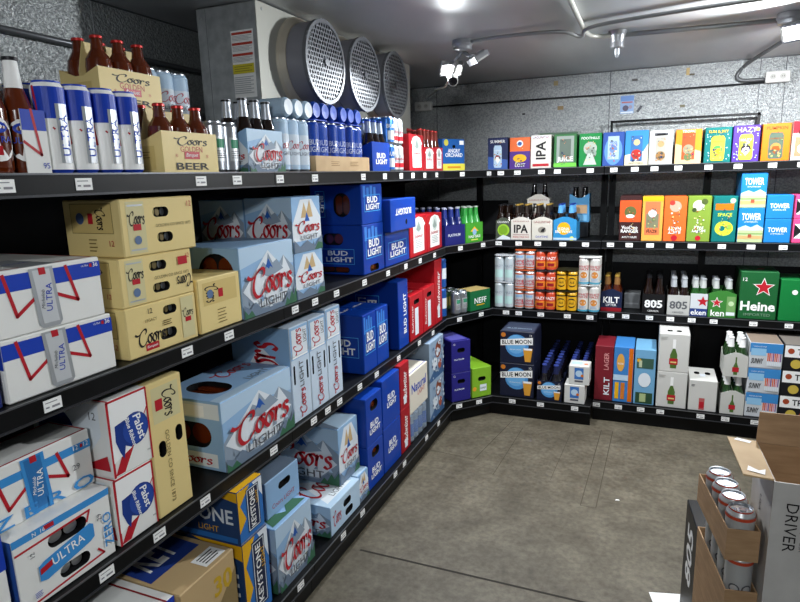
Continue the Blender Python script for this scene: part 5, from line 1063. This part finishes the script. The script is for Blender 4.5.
# bullet camera under the first fixture
t = thing('security_camera', 'small white bullet camera hanging below the glowing lamp near the corner', 'camera', (.225, 2.99, 2.045))
AXC = orient((.35, -.75, -.5)); AXV = (AXC.col[0], AXC.col[1], AXC.col[2])
mb = MB(); mb.lathe([(0, -.045, WHP), (.022, -.045, WHP), (.025, -.03, WHP), (.025, .03, WHP), (.021, .032, INK), (.012, .028, INK), (0, .03, None)], 20, (0, 0, -.03), AXV); mb.build('camera_body', t)
mb = MB(); mb.tube([(0.01, .045, .06), (0.005, .03, .02), (0, 0, -.02)], .01, WHP); mb.build('camera_mount', t)
def wire(name, label, pts, r, m, cat='cable', smooth=True):
    mb = MB(); P = pts
    if smooth and len(pts) > 2:
        Q = [P[0]]+list(P)+[P[-1]]; P = []
        for i in range(1, len(Q)-2):
            for k in range(6):
                t_ = k/6; a, b, c, d = Q[i-1:i+3]
                P.append(tuple(.5*((2*b[j])+(-a[j]+c[j])*t_+(2*a[j]-5*b[j]+4*c[j]-d[j])*t_*t_+(-a[j]+3*b[j]-3*c[j]+d[j])*t_**3) for j in range(3)))
        P.append(pts[-1])
    mb.tube(P, r, m); return tag(mb.build(name), label, cat)
CON = M('a0a2a2', .38, .5)
wire('conduit', 'thin pale conduit waving along the ceiling to the right from the corner light', [(.315, 3.03, 2.187), (.48, 2.98, 2.182), (.74, 2.97, 2.172), (.83, 3.02, 2.152), (.9, 2.98, 2.182), (1.38, 2.87, 2.182), (1.72, 2.85, 2.182), (2.3, 2.84, 2.182)], .0085, CON)
wire('conduit', 'pale conduit crossing the ceiling towards the camera and bending at its far end', [(.85, .9, 2.18), (.85, 1.9, 2.18), (.84, 2.9, 2.185), (.845, 3.12, 2.182), (.88, 3.2, 2.18), (.96, 3.22, 2.18)], .011, M('c0c0b8', .4, .3))
wire('conduit', 'straight metal conduit on the ceiling between the small sensor and the right light', [(.99, 3.24, 2.182), (1.4, 3.28, 2.182), (1.76, 3.3, 2.182)], .011, CON, smooth=False)
t = thing('ceiling_sensor', 'small metal fixture hanging on the conduit in the middle of the ceiling', 'sensor', (.975, 3.23, CZ-.001))
mb = MB(); mb.lathe([(0, 0, ALU), (.045, 0, ALU), (.035, -.02, ALU), (.03, -.05, ALU), (.032, -.075, ALU), (.02, -.08, ALU), (0, -.08, None)], 16); mb.build('socket', t)
mb = MB(); mb.lathe([(.012, -.08, SILV2), (.012, -.105, SILV2), (.006, -.118, SILV2), (0, -.119, None)], 10); mb.build('tip', t)
wire('cable', 'dark flexible cable looping down the back wall to the outlet box by the right light', [(1.80, 3.36, 2.17), (1.74, 3.9, 2.18), (1.66, 4.41, 2.165), (1.62, 4.43, 2.12), (1.615, 4.43, 2.09), (1.65, 4.43, 2.072), (1.765, 4.435, 2.07)], .011, M('5c5e60', .4, .2))
wire('cable', 'thin black cable running along the back wall between the two outlet boxes', [(-.39, 4.44, 2.055), (.8, 4.44, 2.05), (1.765, 4.44, 2.052)], .006, M('2c2e30', .5), smooth=False)
def outlet(label, loc, rz=0):
    t = thing('outlet_box', label, 'outlet', loc, rz)
    mb = MB(); carton_geo(mb, -.065, -.04, -.033, .13, .04, .066, WHP, .004)
    F = Face(mb, face_fn((-.065, -.04, -.033), (1, 0, 0), (0, 0, 1), (0, -1, 0)), .13, .066)
    mb.build('box_body', t); mb = MB(); F.mb = mb
    for u in (.3, .7):
        F.ell(u, .5, .13, None, M('b8b8b2', .5)); F.rect(u-.05, .45, u-.03, .6, INK); F.rect(u+.03, .45, u+.05, .6, INK)
    mb.build('sockets', t); return t
outlet('white outlet box on the back wall by the right ceiling light', (1.83, BY-.001, 2.078))
outlet('white outlet box on the back wall just right of the cooling unit', (-.46, BY-.001, 2.06))
wire('cable', 'white cable hanging from the bullet camera to the left outlet box', [(.22, 3.0, 2.045), (.1, 3.25, 2.02), (-.08, 3.6, 2.06), (-.2, 4.0, 2.11), (-.4, 4.36, 2.11), (-.44, 4.41, 2.09)], .005, WHP)
wire('conduit', 'dark metal conduit running along the left wall above the top shelf', [(WX+.02, .2, 2.033), (WX+.02, 3.4, 2.02)], .011, M('6c6e72', .35, .5), smooth=False)
# paper note and small marks on the wall
mb = MB(); mb.box(0, -.0015, 0, .085, 0, .115, M('8fa8cc', .5)); F = Face(mb, face_fn((0, -.0015, 0), (1, 0, 0), (0, 0, 1), (0, -1, 0)), .085, .115)
F.rect(.02, .7, .98, .97, M('6f8fc4', .5)); F.rect(.1, .58, .9, .66, M('b06a6a', .5)); F.ell(.4, .3, .22, None, M('5c5668', .5)); F.ell(.75, .35, .14, None, M('9a8fa0', .5)); F.rect(.05, .03, .95, .1, PALE)
tag(mb.build('wall_flyer', None, (.936, BY-.0005, 1.92)), 'small blue printed flyer stuck on the back wall', 'flyer')
def patch(x, z, w_, h_, m, lab):
    mb = MB(); mb.prism([(-w_/2, -.0), (w_/2*.8, -.0), (w_/2, -.002), (-w_/2*.9, -.0025)], -h_/2, h_/2, m); tag(mb.build('wall_patch', None, (x, BY-.0003, z)), lab, 'patch')
patch(1.335, 2.155, .02, .045, M('b8a070', .6), 'tan tape scrap near the ceiling edge above the outlet cable')
patch(1.36, 2.135, .03, .012, M('5a5648', .6), 'dark scrap just under the tan tape on the back wall')
patch(1.315, 1.945, .03, .016, M('6a6450', .6), 'small brown mark centred above the metal frame')
patch(1.02, 2.13, .035, .014, M('5a5a58', .6), 'dark scrap high on the wall right of the ceiling sensor')
patch(.51, 2.15, .03, .03, M('a89870', .6), 'pale tan stain near the ceiling edge left of the sensor')
patch(.545, 1.985, .04, .025, M('9a8460', .6), 'brown smudge on the wall above the swirled green carton')
patch(.29, 1.96, .02, .012, M('3c3c3c', .6), 'tiny dark mark on the wall left of the brown smudge')
mb = MB(); mb.box(-.006, -.006, -.022, .01, 0, .022, GREY); o = mb.build('wall_hook', None, (1.055, BY-.0005, 1.945)); o.rotation_euler = (0, .6, 0); tag(o, 'small tilted grey hook beside the flyer', 'hook')

# ------------------------------------------------------------------ foreground stack on the right
SX, SY = 1.50, 1.72
WB = noise_mat('white_print_board', 'b4b2ae', 'c0beba', 12, .6, 0)
def tray(label, x, y, z, rz, w_, d_, h_, m=KRAFT):
    mb = MB(); tk = .003
    for b in ((0, 0, 0, w_, d_, tk), (0, 0, tk, w_, tk, h_), (0, d_-tk, tk, w_, d_, h_), (0, tk, tk, tk, d_-tk, h_), (w_-tk, tk, tk, w_, d_-tk, h_)): mb.box(*b, m)
    return tag(mb.build('cardboard_tray', None, (x, y, z), rz), label, 'tray')
rz = .16
tray('narrow kraft tray on the floor under the silver cans', 1.392, 1.56, .001, rz, .075, .285, .2)
carton('cardboard_pad', 'plain brown carton carrying the lower tray of silver cans', (1.392, 1.56, .203), rz, .072, .28, .224, KRAFT)
tray('narrow kraft tray holding the lower row of silver cans', 1.392, 1.545, .43, rz, .075, .285, .07)
can_pack('silver cans with red rims in the lower kraft tray', (1.398, 1.552, .434), rz, C_805B, .0315, .157, 1, 4)
tray('narrow kraft tray holding the upper row of silver cans', 1.383, 1.53, .593, rz, .075, .285, .085)
can_pack('silver cans with red rims in the upper kraft tray beside the open box', (1.389, 1.538, .597), rz, C_805, .0315, .122, 1, 4)
# large opened box
BXR = .035
carton('storage_carton', 'plain white carton standing on the floor under the large opened box', (1.475, 1.52, .001), BXR, .4, .22, .345, WB)
t = thing('open_box', 'large opened white and brown cardboard box with raised flaps at the right', 'cardboard box', (1.468, 1.514, .35), BXR)
W_, D_, tk, HB_ = .42, .222, .004, .478
mb = MB(); mb.box(0, .001, 0, W_, D_, .004, KRAFT); mb.build('box_bottom', t)
mb = MB(); mb.box(0, 0, 0, W_, .003, HB_, WB); mb.box(0, .003, 0, W_, tk, HB_, KRAFT)
F = Face(mb, face_fn((0, 0, 0), (1, 0, 0), (0, 0, 1), (0, -1, 0)), W_, HB_)
G = F.rot(-1); G.text('SCREW', .17, .17, w=.2, h=.05, m=INK); G.text('DRIVER', .235, .1, w=.26, h=.06, m=INK); G.text('USA', .33, .16, w=.05, m=GREY)
mb.build('front_panel', t)
mb = MB(); mb.box(0, tk, 0, .003, D_, HB_, WB); mb.box(.003, tk, 0, tk, D_, HB_, KRAFT)
F = Face(mb, face_fn((0, D_, 0), (0, -1, 0), (0, 0, 1), (-1, 0, 0)), D_, HB_)
for q in ((.3, .82), (.55, .5)): F.rot(-1).sub(1-q[1], .2, 1-q[1]+.12, .8).text('USA', .5, .5, w=.8, m=GREY)
mb.build('side_panel', t)
mb = MB(); mb.box(tk, D_-tk, 0, W_, D_, HB_, KRAFT); mb.build('rear_panel', t)
mb = MB(); mb.box(W_-tk, tk, 0, W_, D_-tk, HB_, KRAFT); mb.build('side_panel', t)
mb = MB(); v = [(0, tk, HB_), (0, D_, HB_), (-.07, D_-.005, HB_+.006), (-.064, tk+.0, HB_+.004)]
mb.mesh(v+[(a, b, c+.004) for a, b, c in v], [(3, 2, 1, 0), (4, 5, 6, 7), (0, 1, 5, 4), (1, 2, 6, 5), (2, 3, 7, 6), (3, 0, 4, 7)], KRAFTL)
F = Face(mb, face_fn((-.066, tk, HB_+.0095), (1, 0, -.07), (0, 1, 0), (.07, 0, 1)), .066, D_)
F.poly([(.2, .1), (.75, .06), (.85, .2), (.6, .14), (.3, .22)], W2); F.poly([(.15, .9), (.7, .86), (.8, .93), (.3, .97)], W2)
mb.build('flap', t)
mb = MB(); v = [(0, D_, HB_), (W_, D_, HB_), (W_, D_+.03, HB_+.075), (.008, D_+.03, HB_+.075)]
mb.mesh(v+[(a, b+.004, c) for a, b, c in v], [(3, 2, 1, 0), (4, 5, 6, 7), (0, 1, 5, 4), (1, 2, 6, 5), (2, 3, 7, 6), (3, 0, 4, 7)], KRAFT)
mb.build('flap', t)
carton('beer_carton', 'black carton with white numerals standing on end beside the can trays', (1.352, 1.87, .001), .1, .05, .2, .455, M('17171a', .42), {'left': lambda F: (F.sub(.1, .4, .9, .95).rot(1).text('805', .5, .5, w=.8, h=.6, m=W2, bold=1.2)), 'front': lambda F: F.rot(1).text('805', .6, .5, w=.25, h=.6, m=W2)})
mb = MB(); mb.box(-.06, 0, 0, .1, .32, .001, W2); tag(mb.build('paper_sheet', None, (1.372, 1.87, .001), .25), 'white paper sheet lying on the floor at the bottom of the photo', 'paper')
mb = MB(); mb.prism([(0, 0), (.02, .005), (.015, .012), (.003, .01)], 0, .001, W2); tag(mb.build('paper_scrap', None, (1.08, 2.8, .001)), 'tiny white scrap lying on the open concrete floor', 'paper')

# ------------------------------------------------------------------ groups of look-alikes
GROUPS = [('pale blue mountain', 'pale blue mountain beer cartons'), ('pale blue carton', 'pale blue mountain beer cartons'), ('blue crate', 'blue beer crates on the left run'), ('blue carton', 'blue beer crates on the left run'),
          ('cream carton', 'cream beer cartons'), ('red carton', 'red beer cartons on the left run'), ('white carton with blue ribbon', 'white ribbon cartons'), ('white carton with blue band', 'white cartons with blue band'),
          ('cream bottle carrier', 'cream bottle carriers on the top shelf'), ('red bottle carrier', 'red bottle carriers on the top shelf'), ('silver cans with red rims', 'silver cans in kraft trays'),
          ('bottle carrier', 'bottle carriers'), ('pack of the stack', 'stacked can packs on the third back shelf'), ('black and white carton', 'stacked fruit print cartons'), ('white and sky blue carton', 'stacked sky blue cartons'),
          ('in the back top row', 'craft cartons in the back top row'), ('right unit second row', 'tall craft cartons in the right unit second row'), ('tall white cans', 'tall white and blue can packs'),
          ('tall blue cans', 'tall blue cans in the kraft tray'), ('outlet box', 'outlet boxes'), ('twin head ceiling light', 'twin head ceiling lights'), ('indigo carton', 'indigo cartons on the corner deck'),
          ('small white carton', 'small white cartons on the centre deck'), ('white banner', 'black and blue banner cartons'), ('wall shelving', 'wall shelving units')]
for o in list(bpy.data.objects):
    if o.parent is None and 'label' in o and 'group' not in o:
        for k, g in GROUPS:
            if k in o['label']: o['group'] = g; break
